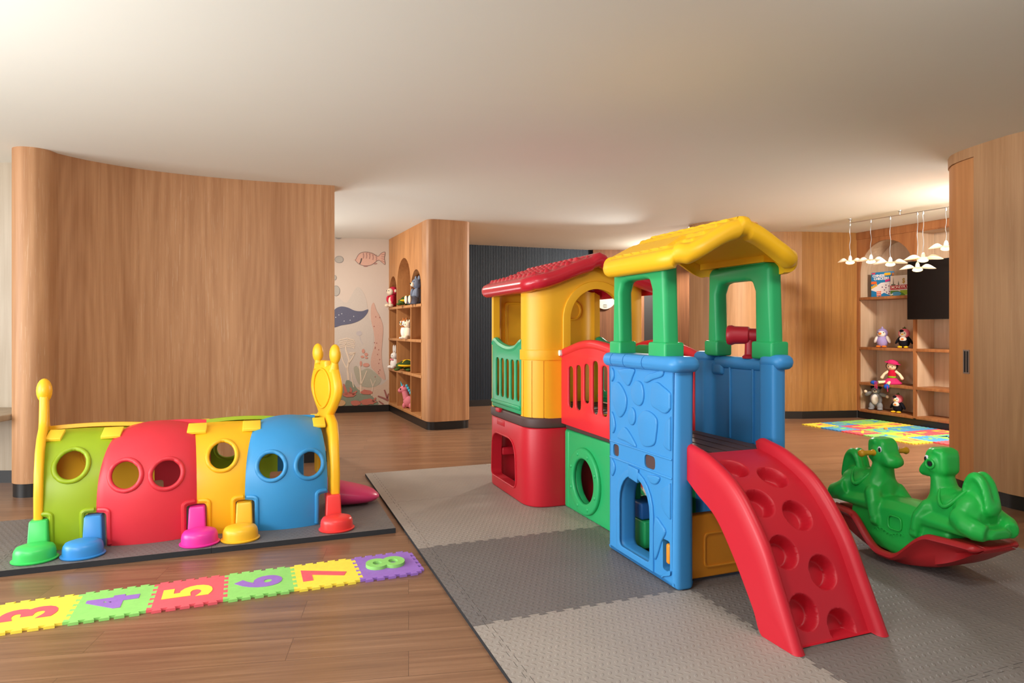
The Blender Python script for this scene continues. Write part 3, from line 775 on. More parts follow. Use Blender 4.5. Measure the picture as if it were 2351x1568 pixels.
# --- gable roofs
def roof(name, x0, x1, yc, hw, zr, th_in, R, rc, rows, stud, mat, prof, cap, lab):
    """rotomoulded gable roof: tiled skin, full round edge, hollow underside"""
    xc, hx = (x0 + x1) / 2, (x1 - x0) / 2 - R
    hy = hw - R
    def corner(x, y, hx_, hy_, r):
        ax, ay = abs(x), abs(y); cx, cy = ax - (hx_ - r), ay - (hy_ - r)
        if cx > 0 and cy > 0:
            k = max(cx, cy) / math.hypot(cx, cy); ax = hx_ - r + cx * k; ay = hy_ - r + cy * k
        return math.copysign(ax, x), math.copysign(ay, y)
    def top(u, v, inset=0.0, skin=True):
        hx_, hy_ = hx - inset, hy - inset
        x, y = corner(hx_ * (2 * u - 1), hy_ * (2 * v - 1), hx_, hy_, max(.01, rc - inset))
        t = abs(y) / hw; z = prof(t)
        if skin:
            e = min(hx_ - abs(x), hy_ - abs(y))
            inn = smooth01(.012, .03, e) * smooth01(cap + .005, cap + .03, abs(y))
            if rows:
                q = t * rows; fr = q - math.floor(q); row = math.floor(q)
                cell = x / .085 + .5 * (row % 2); cf = cell - math.floor(cell) - .5
                z += inn * (.011 * smooth01(0, .75, fr) * smooth01(1.0, .92, fr) + stud * smooth01(.5, .8, fr) * smooth01(1, .92, fr) * smooth01(.36, .2, abs(cf)))
            if cap: z += .014 * smooth01(cap + .004, cap - .004, abs(y))
        return Vector((xc + x, yc + y, z))
    g = grid(110, 140, top)
    b = grid(30, 50, lambda u, v: top(u, v, .02, False) - Vector((0, 0, th_in)))
    def peri(f, n=70): return [f(i / n, 0) for i in range(n)] + [f(1, i / n) for i in range(n)] + [f(1 - i / n, 1) for i in range(n)] + [f(0, 1 - i / n) for i in range(n)]
    P = peri(lambda u, v: top(u, v, 0, True)); Q = peri(lambda u, v: top(u, v, .02, False)); m = len(P)
    N = []
    for i in range(m):
        t = P[(i + 1) % m] - P[i - 1]; n = Vector((t.y, -t.x, 0)).normalized(); N.append(n)
    rings = []
    for k in range(13):
        a = PI * k / 12
        rings.append([p + n * (R * sin(a)) - Vector((0, 0, R * 1.1 * (1 - cos(a)))) for p, n in zip(P, N)])
    rings.append([Vector((q.x, q.y, r.z)) for q, r in zip(Q, rings[-1])])
    rings.append([q - Vector((0, 0, th_in)) for q in Q])
    return ps(name, [g, b, loft(rings, True, False)], mat, ang=50, label=lab)
def rprof(t):   # red roof: flat cap, straight fall, flattening at the eaves
    return 1.730 - .215 * t + .022 * smooth01(.55, 1, t) - .012 * smooth01(.3, 0, t)
def cprof(t):   # canopy: softer camber
    return 1.722 - .152 * (.22 * t + .78 * (.5 - .5 * cos(PI * min(1, t * 1.04))))
roof('roof', .545, 1.62, YC + .01, .545, 1.7, .03, .046, .10, 7, .014, P_REDR, rprof, .05, 'red tiled gable roof')
# --- bridge: green porthole panels, red railings
for y, s, lab in ((-.145, -1, 'green lower panel with round porthole'), (.265, 1, 'green lower panel on the far side')):
    gp = ps('porthole_panel', [T(panel([(1.505, 0), (2.385, 0), (2.385, .525), (1.505, .525)], [circ(1.80, .2335, .145, 40)], .05, .012), tr(0, y, 0) @ STAND_Y),
                               box((1.535, y + .006 * s, .262), (.06, .05, .52), .014),
                               T(panel(circ(1.80, .2335, .212, 48), [circ(1.80, .2335, .142, 48)], .03, .012), tr(0, y + s * .032, 0) @ STAND_Y)], P_GRN, label=lab)
    for i in range(8):
        a = PI / 8 + i * PI / 4
        ps('bolt', [ell((1.80 + .178 * cos(a), y + s * .046, .2335 + .178 * sin(a)), (.014, .008, .014), n=12, m=7)], P_GRN, gp)
RT = catmull([(2.40, 1.035), (2.30, 1.07), (2.15, 1.105), (1.95, 1.128), (1.78, 1.118), (1.62, 1.085), (1.52, 1.062), (1.50, 1.04)], 5)
SL = []
for i, x in enumerate((1.645, 1.757, 1.87, 1.985, 2.10, 2.215, 2.325)):
    z1 = 1.0 - .04 * abs(i - 3) / 3 + (.0 if i != 3 else .01)
    SL.append(rrect(x - .035, .74 if i in (2, ) else .685, x + .035, z1, .032, 4))
for y, s, lab in ((-.182, -1, 'red slatted bridge railing'), (.30, 1, 'red slatted railing on the far side')):
    rl = ps('railing', [T(panel([(1.50, .565), (2.40, .555)] + RT, SL, .015, .006), tr(0, y + s * .010, 0) @ STAND_Y), T(tube([(p[0], y - .002, p[1] - .018) for p in RT[3:]], .03, 10), tr(0, 0, 0)), box((1.49, y + .01, .635), (.05, .05, .12), .012)], P_REDS, label=lab)
    ps('end_cap', [T(lathe([(.0, -.03), (.018, -.03), (.02, -.01), (.02, .012), (.008, .016), (0, .016)], 14), tr(1.522, y + s * .03, 1.045) @ rot(PI / 2 * (1 if s < 0 else -1), 'X'))], P_WHT, rl)
# steering console standing on the bridge
ps('console', [T(panel(rpoly([(1.72, .60), (2.14, .60), (2.14, 1.02), (2.02, 1.105), (1.82, 1.105), (1.74, .98)], [.0, .0, .06, .05, .05, .06], 5), (), .08, .025), tr(0, .22, 0) @ STAND_Y)], P_GRN, label='green console standing on the bridge')
# --- blue tower
def tower_pt(zx, zy, y=-.323):
    px, py = 1350 + zx * .3953, 780 + zy * .3953
    u = (px - 1175.5) / FPX; b = C0 + E2 * (1.3 + y); s = (u * b.y - b.x) / (E1.x - u * E1.y); Y = b.y + E1.y * s
    return (s, EYE - (py - 754) / FPX * Y)
tx0, tx1 = 2.365, 3.0
out = rpoly([(tx0, .0), (tx1, .0), (tx1, 1.035), (tx0, 1.035)], .012, 3)
door_o = rpoly([(2.50, .062), (2.79, .062)] + [(2.645 + .145 * cos(PI * i / 12), .30 + .155 * sin(PI * i / 12)) for i in range(13)], [.03, .03] + [0] * 13, 4)
hl = [rrect(2.425, .525, 2.485, .588, .022, 4), rrect(2.735, .522, 2.83, .588, .026, 4), rrect(2.895, .07, 2.953, .215, .016, 4)]
tp_ = ps('tower_panel', [T(panel(out, [door_o], .105, .03, res=4), tr(0, -.27, 0) @ STAND_Y)], P_BLU, label='blue stone-patterned tower panel with arched opening')
cut(tp_, [T(panel(h_, (), .3), SH @ tr(0, -.27, 0) @ STAND_Y) for h_ in hl])
STONES = [[(180, 195), (270, 190), (262, 240), (240, 288), (215, 268), (195, 230)], [(330, 262), (350, 225), (400, 210), (440, 195), (436, 235), (380, 255), (345, 272)],
          [(150, 290), (175, 265), (205, 300), (228, 360), (222, 430), (190, 472), (165, 430), (148, 360)], [(258, 300), (285, 260), (315, 275), (328, 330), (322, 385), (300, 406), (270, 385), (258, 345)],
          [(375, 300), (400, 268), (440, 295), (488, 345), (490, 410), (455, 452), (410, 430), (372, 395)], [(240, 445), (258, 414), (276, 440), (278, 490), (262, 518), (242, 500)],
          [(295, 480), (330, 435), (370, 445), (405, 490), (400, 580), (385, 635), (330, 640), (305, 590)], [(455, 520), (475, 480), (545, 452), (552, 655), (490, 672), (445, 640), (452, 590)],
          [(175, 585), (212, 528), (250, 570), (285, 645), (225, 612)], [(140, 440), (155, 470), (162, 530), (145, 560)], [(140, 185), (152, 200), (154, 240), (140, 262)],
          [(352, 808), (418, 820), (410, 855), (385, 862), (362, 845)], [(430, 930), (450, 880), (540, 870), (546, 1130), (500, 1090), (440, 1010)],
          [(392, 1060), (430, 1090), (455, 1140), (430, 1200), (405, 1280), (390, 1282)], [(545, 1330), (520, 1345), (495, 1380), (435, 1392), (425, 1440), (490, 1470), (548, 1470)], [(140, 712), (158, 740), (160, 780), (142, 810)]]
for st in STONES:
    q = catmull([tower_pt(*p) for p in st], 4, True)
    q = [(min(max(x, tx0 + .016), tx1 - .036), max(z, .03)) for x, z in q]
    # keep one point per run along the clipped edge so the outline stays clean
    r_ = []
    for k in range(len(q)):
        a, b, c = q[k - 1], q[k], q[(k + 1) % len(q)]
        if any(a[m] == b[m] == c[m] for m in (0, 1)): continue
        if not r_ or math.dist(r_[-1], b) > .004: r_.append(b)
    q = rpoly(r_, .006, 2) if len(r_) > 3 else r_
    if len(q) < 4: continue
    ps('stone_relief', [T(panel(q, (), .020, .007, res=2), tr(0, -.3225, 0) @ STAND_Y)], P_BLU, tp_)
ps('arch_surround', [T(panel(rpoly([(2.468, .03), (2.822, .03)] + [(2.645 + .177 * cos(PI * i / 12), .30 + .19 * sin(PI * i / 12)) for i in range(13)], .0), [door_o], .012, .004), tr(0, -.325, 0) @ STAND_Y),
                     T(panel([(2.60, .44), (2.68, .43), (2.69, .50), (2.59, .505)], (), .02, .005), tr(0, -.324, 0) @ STAND_Y)], P_BLU, tp_)
ps('string_course', [box((2.68, -.322, .512), (.58, .012, .012), .005), box((2.68, -.322, .60), (.58, .012, .01), .004)], P_BLU, tp_)
ps('slot_plug', [box((2.455, -.300, .556), (.09, .03, .09))], P_BRN, tp_, label='brown deck lug in the small slot')
ps('slot_plug', [box((2.783, -.300, .556), (.13, .03, .09))], P_BRN, tp_, label='brown deck lug in the wide slot')
ps('slot_handle', [box((2.928, -.295, .15), (.03, .05, .095), .01)], P_AMB, tp_, label='small yellow handle in the slot')
rim1 = ps('rim', [prism(rrect(2.335, -.357, 3.035, -.193, .06, 6), 1.006, 1.080, bev=.034)], P_BLU, label='rounded blue coping on the near tower panel')
cut(rim1, [T(panel(rrect(-.3, .9, .3, 1.2, 0.0), [rrect(-.0765, 1.0115, .0765, 1.0745, .031)], .006), SH @ tr(x, -.275, 0) @ STAND_X) for x in (2.45, 2.58, 2.76)])
# far panel: a hollow C in plan
cfp_ = rpoly([(tx0, .335), (tx0, .245), (tx0 + .09, .245), (tx0 + .12, .295), (tx1 - .13, .295), (tx1 - .10, .245), (tx1, .245), (tx1, .335)], [.04, .02, .025, .04, .04, .025, .02, .04], 4)
tp2 = ps('tower_panel', [prism(cfp_, 0, 1.03)] + [box((x, .293, .82), (.014, .012, .42), .005) for x in (2.62, 2.80)], P_BLU, ang=40, label='blue far tower panel seen from its hollow inner side')
ps('rim', [prism(rrect(2.335, .245, 2.475, .366, .05, 5), 1.006, 1.080, bev=.034), prism(rrect(2.875, .245, 3.03, .366, .05, 5), 1.006, 1.080, bev=.034), box((2.69, .322, 1.022), (.42, .085, .07), .03), box((2.52, .322, .985), (.10, .085, .07), .02)], P_BLU, label='stepped blue coping on the far tower panel')
# interior pieces under the tower
ps('step', [box((2.40, -.03, .215), (.16, .30, .09), .012)], P_BLUD, label='deep blue inner step')
ps('step', [box((2.60, .24, .29), (.12, .1, .08), .01)], P_BLUD, label='deep blue inner block by the far panel')
ps('step', [box((2.42, -.06, .09), (.15, .22, .15), .012)], P_GRN, label='green inner step')
ps('kick_panel', [T(panel([(-.215, .012), (.25, .012), (.25, .318), (-.215, .318)], (), .05, .012), tr(2.91, 0, 0) @ STAND_X), T(panel(rrect(-.12, .06, .19, .23, .03), [rrect(-.11, .07, .18, .22, .025)], .01, .003), tr(2.937, 0, 0) @ STAND_X)], P_AMB, label='amber panel closing the tower front')
# --- green post frames and yellow canopy
def posts(y, lab, dx=0.0):
    zt = 1.545; D = tr(dx, 0, 0)
    o2 = [(2.395, 1.06), (2.485, 1.06), (2.475, 1.40), (2.50, 1.452), (2.545, 1.462), (2.71, 1.462), (2.755, 1.452), (2.778, 1.40), (2.782, 1.06), (2.905, 1.06), (2.888, 1.52), (2.86, zt), (2.43, zt), (2.405, 1.52)]
    o2 = rpoly(o2, [0, 0, 0, .03, .02, .02, .03, 0, 0, 0, .03, .02, .02, .03], 4)
    ps('canopy_frame', [T(g, D) for g in (T(panel(o2, (), .085, .024, res=3), tr(0, y, 0) @ STAND_Y),
                        box((2.44, y, 1.10), (.115, .105, .085), .012), box((2.845, y, 1.10), (.15, .11, .09), .012),
                        box((2.66, y - .005, 1.548), (.36, .05, .03), .01))], P_GRN, label=lab)
posts(-.272, 'green frame of the near canopy posts'); posts(.312, 'green frame of the far canopy posts', .055)
roof('canopy', 2.325, 3.11, -.005, .398, 1.7, .03, .042, .135, 6, .004, P_YELR, cprof, .028, 'yellow tiled canopy')
for y, sg in ((-.272, -1), (.305, 1)):
    pr_ = [(2.42, 1.548), (2.90, 1.548), (2.90, 1.60), (2.42, 1.60)]
    rings_ = []
    for z, yo, xi in ((1.546, 0, 0), (1.60, 0, 0), (1.655, -.10 * sg, .02)):
        rings_.append([(2.41 + xi, y + yo - .05, z), (2.92 - xi, y + yo - .05, z), (2.92 - xi, y + yo + .05, z), (2.41 + xi, y + yo + .05, z)])
    ps('canopy_socket', [loft(rings_)], P_YELR, ang=20)
# --- red telescope
tel = ps('telescope', [T(lathe([(.0, .0), (.028, 0), (.030, .012), (.046, -.004), (.052, .004), (.054, .02), (.048, .035), (.046, .10), (.045, .105), (.036, .112), (.035, .175), (.029, .182), (.028, .235), (.02, .24), (0, .235)], 22), tr(2.675, .235, 1.175) @ rot(-math.radians(47), 'Z') @ rot(-PI / 2, 'X'))], P_CRIM, label='crimson toy telescope')
ps('stand', [T(lathe([(.04, 0), (.042, .012), (.03, .022), (.028, .07), (.03, .10)], 18), tr(2.755, .315, 1.052))], P_CRIM, tel)
# --- curved red climbing ramp
railp = catmull([(2.955, .66), (2.985, .674), (3.033, .668), (3.157, .636), (3.327, .545), (3.479, .374), (3.571, .20), (3.668, .0)], 12)
lowp = catmull([(2.955, .54), (3.0, .51), (3.08, .46), (3.2, .394), (3.31, .27), (3.43, .097), (3.486, .0), (3.60, 0), (3.655, 0)], 12)
def samp(P, t):
    Ls = [0]
    for a, b in zip(P[:-1], P[1:]): Ls.append(Ls[-1] + math.dist(a, b))
    d = t * Ls[-1]
    for i in range(len(P) - 1):
        if d <= Ls[i + 1] + 1e-9:
            f = (d - Ls[i]) / max(1e-9, Ls[i + 1] - Ls[i]); return Vector(P[i]).lerp(Vector(P[i + 1]), f)
    return Vector(P[-1])
HOLES = [(3.149, -.122), (3.228, .03), (3.33, -.135), (3.38, .022), (3.461, -.128), (3.506, .032), (3.563, -.124), (3.596, .036)]
Y0, Y1, RW = -.262, .215, .05
def ramp_ring(t):
    p = samp(railp, t); q = samp(railp, min(1, t + .01)); pp = samp(railp, max(0, t - .01)); tg = (q - pp).normalized(); nn = Vector((tg.y, -tg.x))   # inward (down/back)
    lo = samp(lowp, t); dk = p + nn * .05
    if dk.y < .004: dk.y = .004
    lo = Vector((min(lo.x, p.x), max(0.0, min(lo.y, p.y - .01))))
    ring = []
    def add(pt, y): ring.append((pt.x, y, max(0, pt.y)))
    for s in (0, .35, .7): add(lo.lerp(p + nn * .03, s), Y0)
    add(p + nn * .018, Y0); add(p + nn * .006, Y0 + .007); add(p, Y0 + .02); add(p, Y0 + RW - .02); add(p + nn * .006, Y0 + RW - .006); add(p + nn * .025, Y0 + RW)
    K = 88
    for i in range(K + 1):
        y = Y0 + RW + .006 + (Y1 - Y0 - 2 * RW - .012) * i / K
        d = Vector(dk)
        dep = 0
        for hu, hy in HOLES:
            # pocket centre on the deck
            c = HC[(hu, hy)]
            r = math.sqrt((d - c).length_squared + (y - hy) ** 2)
            dep = max(dep, .062 * smooth01(.069, .052, r))
        add(d + nn * dep if dk.y > .01 else d, y)
    add(p + nn * .025, Y1 - RW); add(p + nn * .006, Y1 - RW + .006); add(p, Y1 - RW + .02); add(p, Y1 - .02); add(p + nn * .006, Y1 - .007); add(p + nn * .018, Y1)
    for s in (.7, .35, 0): add(lo.lerp(p + nn * .03, s), Y1)
    return ring
HC = {}
for hu, hy in HOLES:
    best = None
    for i in range(400):
        t = i / 400; p = samp(railp, t); q = samp(railp, min(1, t + .01)); pp = samp(railp, max(0, t - .01)); tg = (q - pp).normalized(); d = p + Vector((tg.y, -tg.x)) * .05
        if best is None or abs(d.x - hu) < best[0]: best = (abs(d.x - hu), d)
    HC[(hu, hy)] = best[1]
NR = 210
ps('climbing_ramp', [loft([ramp_ring(i / NR) for i in range(NR + 1)], False, False)], P_RED, ang=60, label='curved red climbing ramp with round footholds')
# --- green slide running off the far side of the bridge
sp = catmull([(.28, .60), (.42, .57), (.70, .38), (.95, .16), (1.15, .07), (1.3, .05)], 6)
def slide_ring(i):
    y, z = sp[i]
    return [(1.72, y, max(0, z - .12)), (1.72, y, z + .10), (1.76, y, z + .10), (1.77, y, z + .01), (1.82, y, z), (2.10, y, z), (2.15, y, z + .01), (2.16, y, z + .10), (2.20, y, z + .10), (2.20, y, max(0, z - .12))]
ps('slide', [loft([slide_ring(i) for i in range(len(sp))], True, True)], P_GRN, label='green slide on the far side')

# ================================================================== caterpillar tunnel
o_ = AB(1.0, -1.2)
CT = thing('caterpillar_tunnel', 'colourful plastic caterpillar crawl-through tunnel in four arched sections', 'play tunnel', (o_.x, o_.y, .031), RZ2)
PRN = catmull([(-.350, 0), (-.366, .15), (-.357, .30), (-.318, .42), (-.235, .525), (-.12, .583), (0, .60)], 8)
NB = [-.725, -.452, .046, .305, .775]; FB = [-.725, -.27, .07, .50, .775]
SK = {-.725: -.19, .775: -.14, -.452: .24, .046: -.13, .305: .21}
def seg_pt(B, i, B_bulge, far, s, q):
    """s along the tunnel 0..1 in section i, q from the foot 0 to the crown 1"""
    y, z = samp(PRN, q)
    xa, xb = B[i], B[i + 1]
    b = B_bulge * sin(PI * s) ** .75
    y2 = y * (1 + b); z2 = z * (1 + b * .32)
    yy = -y2 if far else y2
    xa += SK.get(xa, 0) * (yy + .36); xb += SK.get(xb, 0) * (yy + .36)
    return Vector((xa + (xb - xa) * s, yy, z2))
def surf(B, i, bul, far, x, z):
    best = None
    for k in range(61):
        q = k / 60
        p0 = seg_pt(B, i, bul, far, 0, q); p1 = seg_pt(B, i, bul, far, 1, q)
        s = max(0, min(1, (x - p0.x) / (p1.x - p0.x))); p = seg_pt(B, i, bul, far, s, q)
        if best is None or abs(p.z - z) < best[0]: best = (abs(p.z - z), p.y)
    return best[1]
def section(i, far, mat, bul, holes_, lab, notch=True):
    B = FB if far else NB
    g = grid(22, 34, lambda u, v: seg_pt(B, i, bul, far, u, v))
    o = obj('tunnel_shell', [g], mat, CT, 40, label=lab)
    m = o.modifiers.new('s', 'SOLIDIFY'); m.thickness = .022; m.offset = -1 if not far else 1
    bpy.context.view_layer.update(); bake(o)
    cs = []
    for x, z in holes_:
        cs.append(T(lathe([(.074, -.2), (.074, .2)], 36), tr(x, (.36 if far else -.36), z) @ rot(PI / 2, 'X')))
    if notch:
        for k, x in enumerate((B[i], B[i + 1])):
            w = .052; sx = 1 if k == 0 else -1
            cs.append(T(panel(rpoly([(x - sx * .2, -.1), (x + sx * w, -.1), (x + sx * w, .188), (x - sx * .2, .188)], [0, 0, .02, 0]), (), .4), tr(0, .36 if far else -.36, 0) @ STAND_Y))
    if cs: cut(o, cs)
    rings = []
    for x, z in holes_:
        path = []
        for j in range(40):
            a = 2 * PI * j / 40; X, Z = x + .081 * cos(a), z + .081 * sin(a)
            path.append((X, surf(B, i, bul, far, X, Z) + (.0 if not far else 0), Z))
        obj('porthole_rim', [tube(path, .013, 10, True)], mat, CT)
    if notch and not far:
        for k, x in enumerate((B[i], B[i + 1])):
            sx = 1 if k == 0 else -1; w = .066
            pth = [(x + sx * .012, .205)] + [(x + sx * (w - .02), .205), (x + sx * (w - .006), .199), (x + sx * w, .185), (x + sx * w, .12), (x + sx * w, .04), (x + sx * w, .012)]
            pth = catmull(pth, 3)
            obj('leg_arch_moulding', [tube([(X, surf(B, i, bul, far, X, max(.01, Z)) - .002, Z) for X, Z in pth], .0125, 8)], mat, CT)
    return o
section(0, False, C_LIME, .04, [(-.582, .445)], 'lime green tail section')
section(1, False, C_RED, .17, [(-.31, .383), (-.106, .376)], 'red section with two portholes')
section(2, False, C_YEL, .04, [(.178, .445)], 'yellow section with one porthole')
section(3, False, C_BLU, .17, [(.45, .378), (.668, .372)], 'sky blue section with two portholes')
section(0, True, C_YEL, .07, [(-.60, .38), (-.36, .38)], 'yellow far side section')
section(1, True, C_RED, .05, [(-.09, .45)], 'red far side section')
section(2, True, C_LIME, .07, [(.18, .38), (.39, .38)], 'lime far side section')
section(3, True, C_BLU, .02, [(.64, .45)], 'blue far side section')
for x, w in ((-.70, .075), (-.418, .10), (.03, .105), (.338, .105), (.742, .075)):
    for sg in (-1, 1): obj('top_clip', [T(box((0, 0, 0), (w, .11, .02), .004), tr(x, sg * .14, .590) @ rot(math.radians(-20 * sg), 'X'))], C_CLIP, CT)
for x, fx, fy, m1, nm in ((-.712, -.700, -.475, C_GRN, 'green'), (-.462, -.484, -.485, C_FBL, 'blue'), (.05, .074, -.492, C_PNK, 'pink'), (.30, .284, -.495, C_FYE, 'yellow'), (.808, .815, -.495, C_FRE, 'red')):
    lg = obj('leg', [loft([[(px, py, 0) for px, py in rrect(x - .049, -.425, x + .049, -.33, .010, 3)],
                           [(px, py, .17) for px, py in rrect(x - .042, -.41, x + .042, -.325, .010, 3)], [(px, py, .178) for px, py in rrect(x - .037, -.404, x + .037, -.33, .008, 3)]])], m1, CT, label=nm + ' leg')
    f = lathe([(.001, .003), (.110, 0), (.116, .005), (.116, .010), (.105, .013), (.104, .044), (.100, .060), (.090, .074), (.062, .082), (.001, .084)], 36)
    obj('foot', [T(f, tr(fx, fy - .024, 0) @ Matrix.Diagonal((.90, .78, 1, 1)))], m1, lg, 60, label=nm + ' bowl-shaped foot')
# end panels, slightly turned, with crawl openings
half = [(-.385, .17), (-.392, .30), (-.37, .42), (-.31, .53), (-.21, .60), (-.10, .64)]
def arch_panel(name, outer, x, slope, th, mat, lab, extra=(), twist=0.0):
    """end panel standing across the tunnel, turned by slope and turned further above the shoulders by twist"""
    o = obj(name, [T(panel(outer, (), th, .018, res=3), STAND_X)] + list(extra), mat, CT, label=lab)
    for v in o.data.vertices:
        k = slope + twist * smooth01(.45, .8, v.co.z)
        v.co.x = x + v.co.x - k * v.co.y
    return o
inner_arch = [(-.24 * cos(PI * i / 16), .22 + .25 * sin(PI * i / 16)) for i in range(17)]
tail_out = [(-.24, .165)] + [(-.385, .165)] + half[1:] + catmull([(-.085, .66), (-.06, .74), (-.045, .83), (0, .85), (.045, .83), (.06, .74), (.085, .66)], 4) + [(-x, z) for x, z in half[::-1][:-1]] + [(.385, .165), (.24, .165)] + [(p[0], p[1]) for p in inner_arch[::-1]]
arch_panel('tail_panel', tail_out, -.79, .19, .045, C_YEL, 'yellow tail end panel', [ell((.0, 0, .835), (.041, .06, .072))])
head_up = catmull([(-.12, .635), (-.165, .68), (-.215, .76), (-.222, .83), (-.19, .90), (-.155, .945), (-.135, .965)], 5)
head_mid = [(-.05, .95), (-.045, .985), (.045, .985), (.05, .95)]
head_out = [(-.24, .165), (-.385, .165)] + half[1:5] + head_up + head_mid + [(-x, z) for x, z in head_up[::-1]] + [(-x, z) for x, z in half[1:5][::-1]] + [(.385, .165), (.24, .165)] + inner_arch[::-1]
ring = T(panel([(x * .80, .80 + (z - .80) * .80) for x, z in circ(0, .80, .20, 32, .17)], [[(x * .70, .80 + (z - .80) * .72) for x, z in circ(0, .80, .20, 32, .17)]], .012, .005), tr(-.034, 0, 0) @ STAND_X)
horns = []
for s in (-1, 1):
    horns += [tube([(0, s * .135, .92), (0, s * .15, .97), (0, s * .155, 1.02)], [.034, .022, .022], 12), ell((0, s * .155, 1.03), (.034, .042, .066))]
arch_panel('head_panel', head_out, .80, .06, .055, C_YEL, 'yellow smiling head panel with two feelers', [ring] + horns, .21)
tg = []
for i in range(13):
    t = i / 12; x = .80 + .35 * t; w = .15 * math.sqrt(max(.004, 1 - (t * .97) ** 4)); h = (.052 * (1 - t) + .042) * math.sqrt(max(.06, 1 - t ** 9)); zc = .098 - .05 * t
    tg.append([(x, w * cos(a) * (1 if abs(sin(a)) < .999 else 1), zc + h * sin(a)) for a in [2 * PI * j / 20 for j in range(20)]])
obj('tongue', [T(loft(tg), tr(0, .03, 0))], C_TNG, CT, 60, label='pink tongue ramp at the mouth')

# ================================================================== double horse rocker
RK = thing('rocking_horse', 'green double rocking horse with two facing heads on red boat base', 'rocking toy', (2.10, 3.42, .0195), math.atan2(-.96, .28), ry=-math.radians(1.3))
def hull_ring(p):
    a = abs(p); zb = .19 * (a / .46) ** 2.1
    zg = .064 + .150 * smooth01(.03, .25, a)
    w = .19 - .055 * smooth01(.1, .46, a)
    zg = max(zg, zb + .035); h = zg - zb
    zi = zb + .022 + (zg - zb - .034) * smooth01(.18, .31, a)
    L_ = [(-.08, zb), (-.125, zb + .10 * h), (-w + .04, zb + .42 * h), (-w + .028, zg - .055 * min(1, h / .1)), (-w + .002, zg - .036), (-w - .012, zg - .022), (-w - .006, zg - .005), (-w + .014, zg), (-w + .032, zg - .008), (-w + .05, zi + .4 * max(0, zg - zi - .012)), (-.085, zi + .004), (-.04, zi)]
    return [(p, y, z) for y, z in L_] + [(p, -y, z) for y, z in L_[::-1]]
hp = [-.43 + .86 * i / 60 for i in range(61)]
hr = [hull_ring(p) for p in hp]
def endcap(r, s, k): 
    c = sum((Vector(v) for v in r), Vector()) / len(r)
    return [tuple(Vector((v[0] + s * k[0], c.y + (v[1] - c.y) * k[1], c.z + (v[2] - c.z) * k[2]))) for v in r]
hr = [endcap(hr[0], -1, (.022, .86, .45)), endcap(hr[0], -1, (.014, .94, .8))] + hr + [endcap(hr[-1], 1, (.014, .94, .8)), endcap(hr[-1], 1, (.022, .86, .45))]
obj('boat_base', [loft(hr)], R_RED, RK, 60, label='red boat-shaped rocker base')
body = []; SADDLES = []
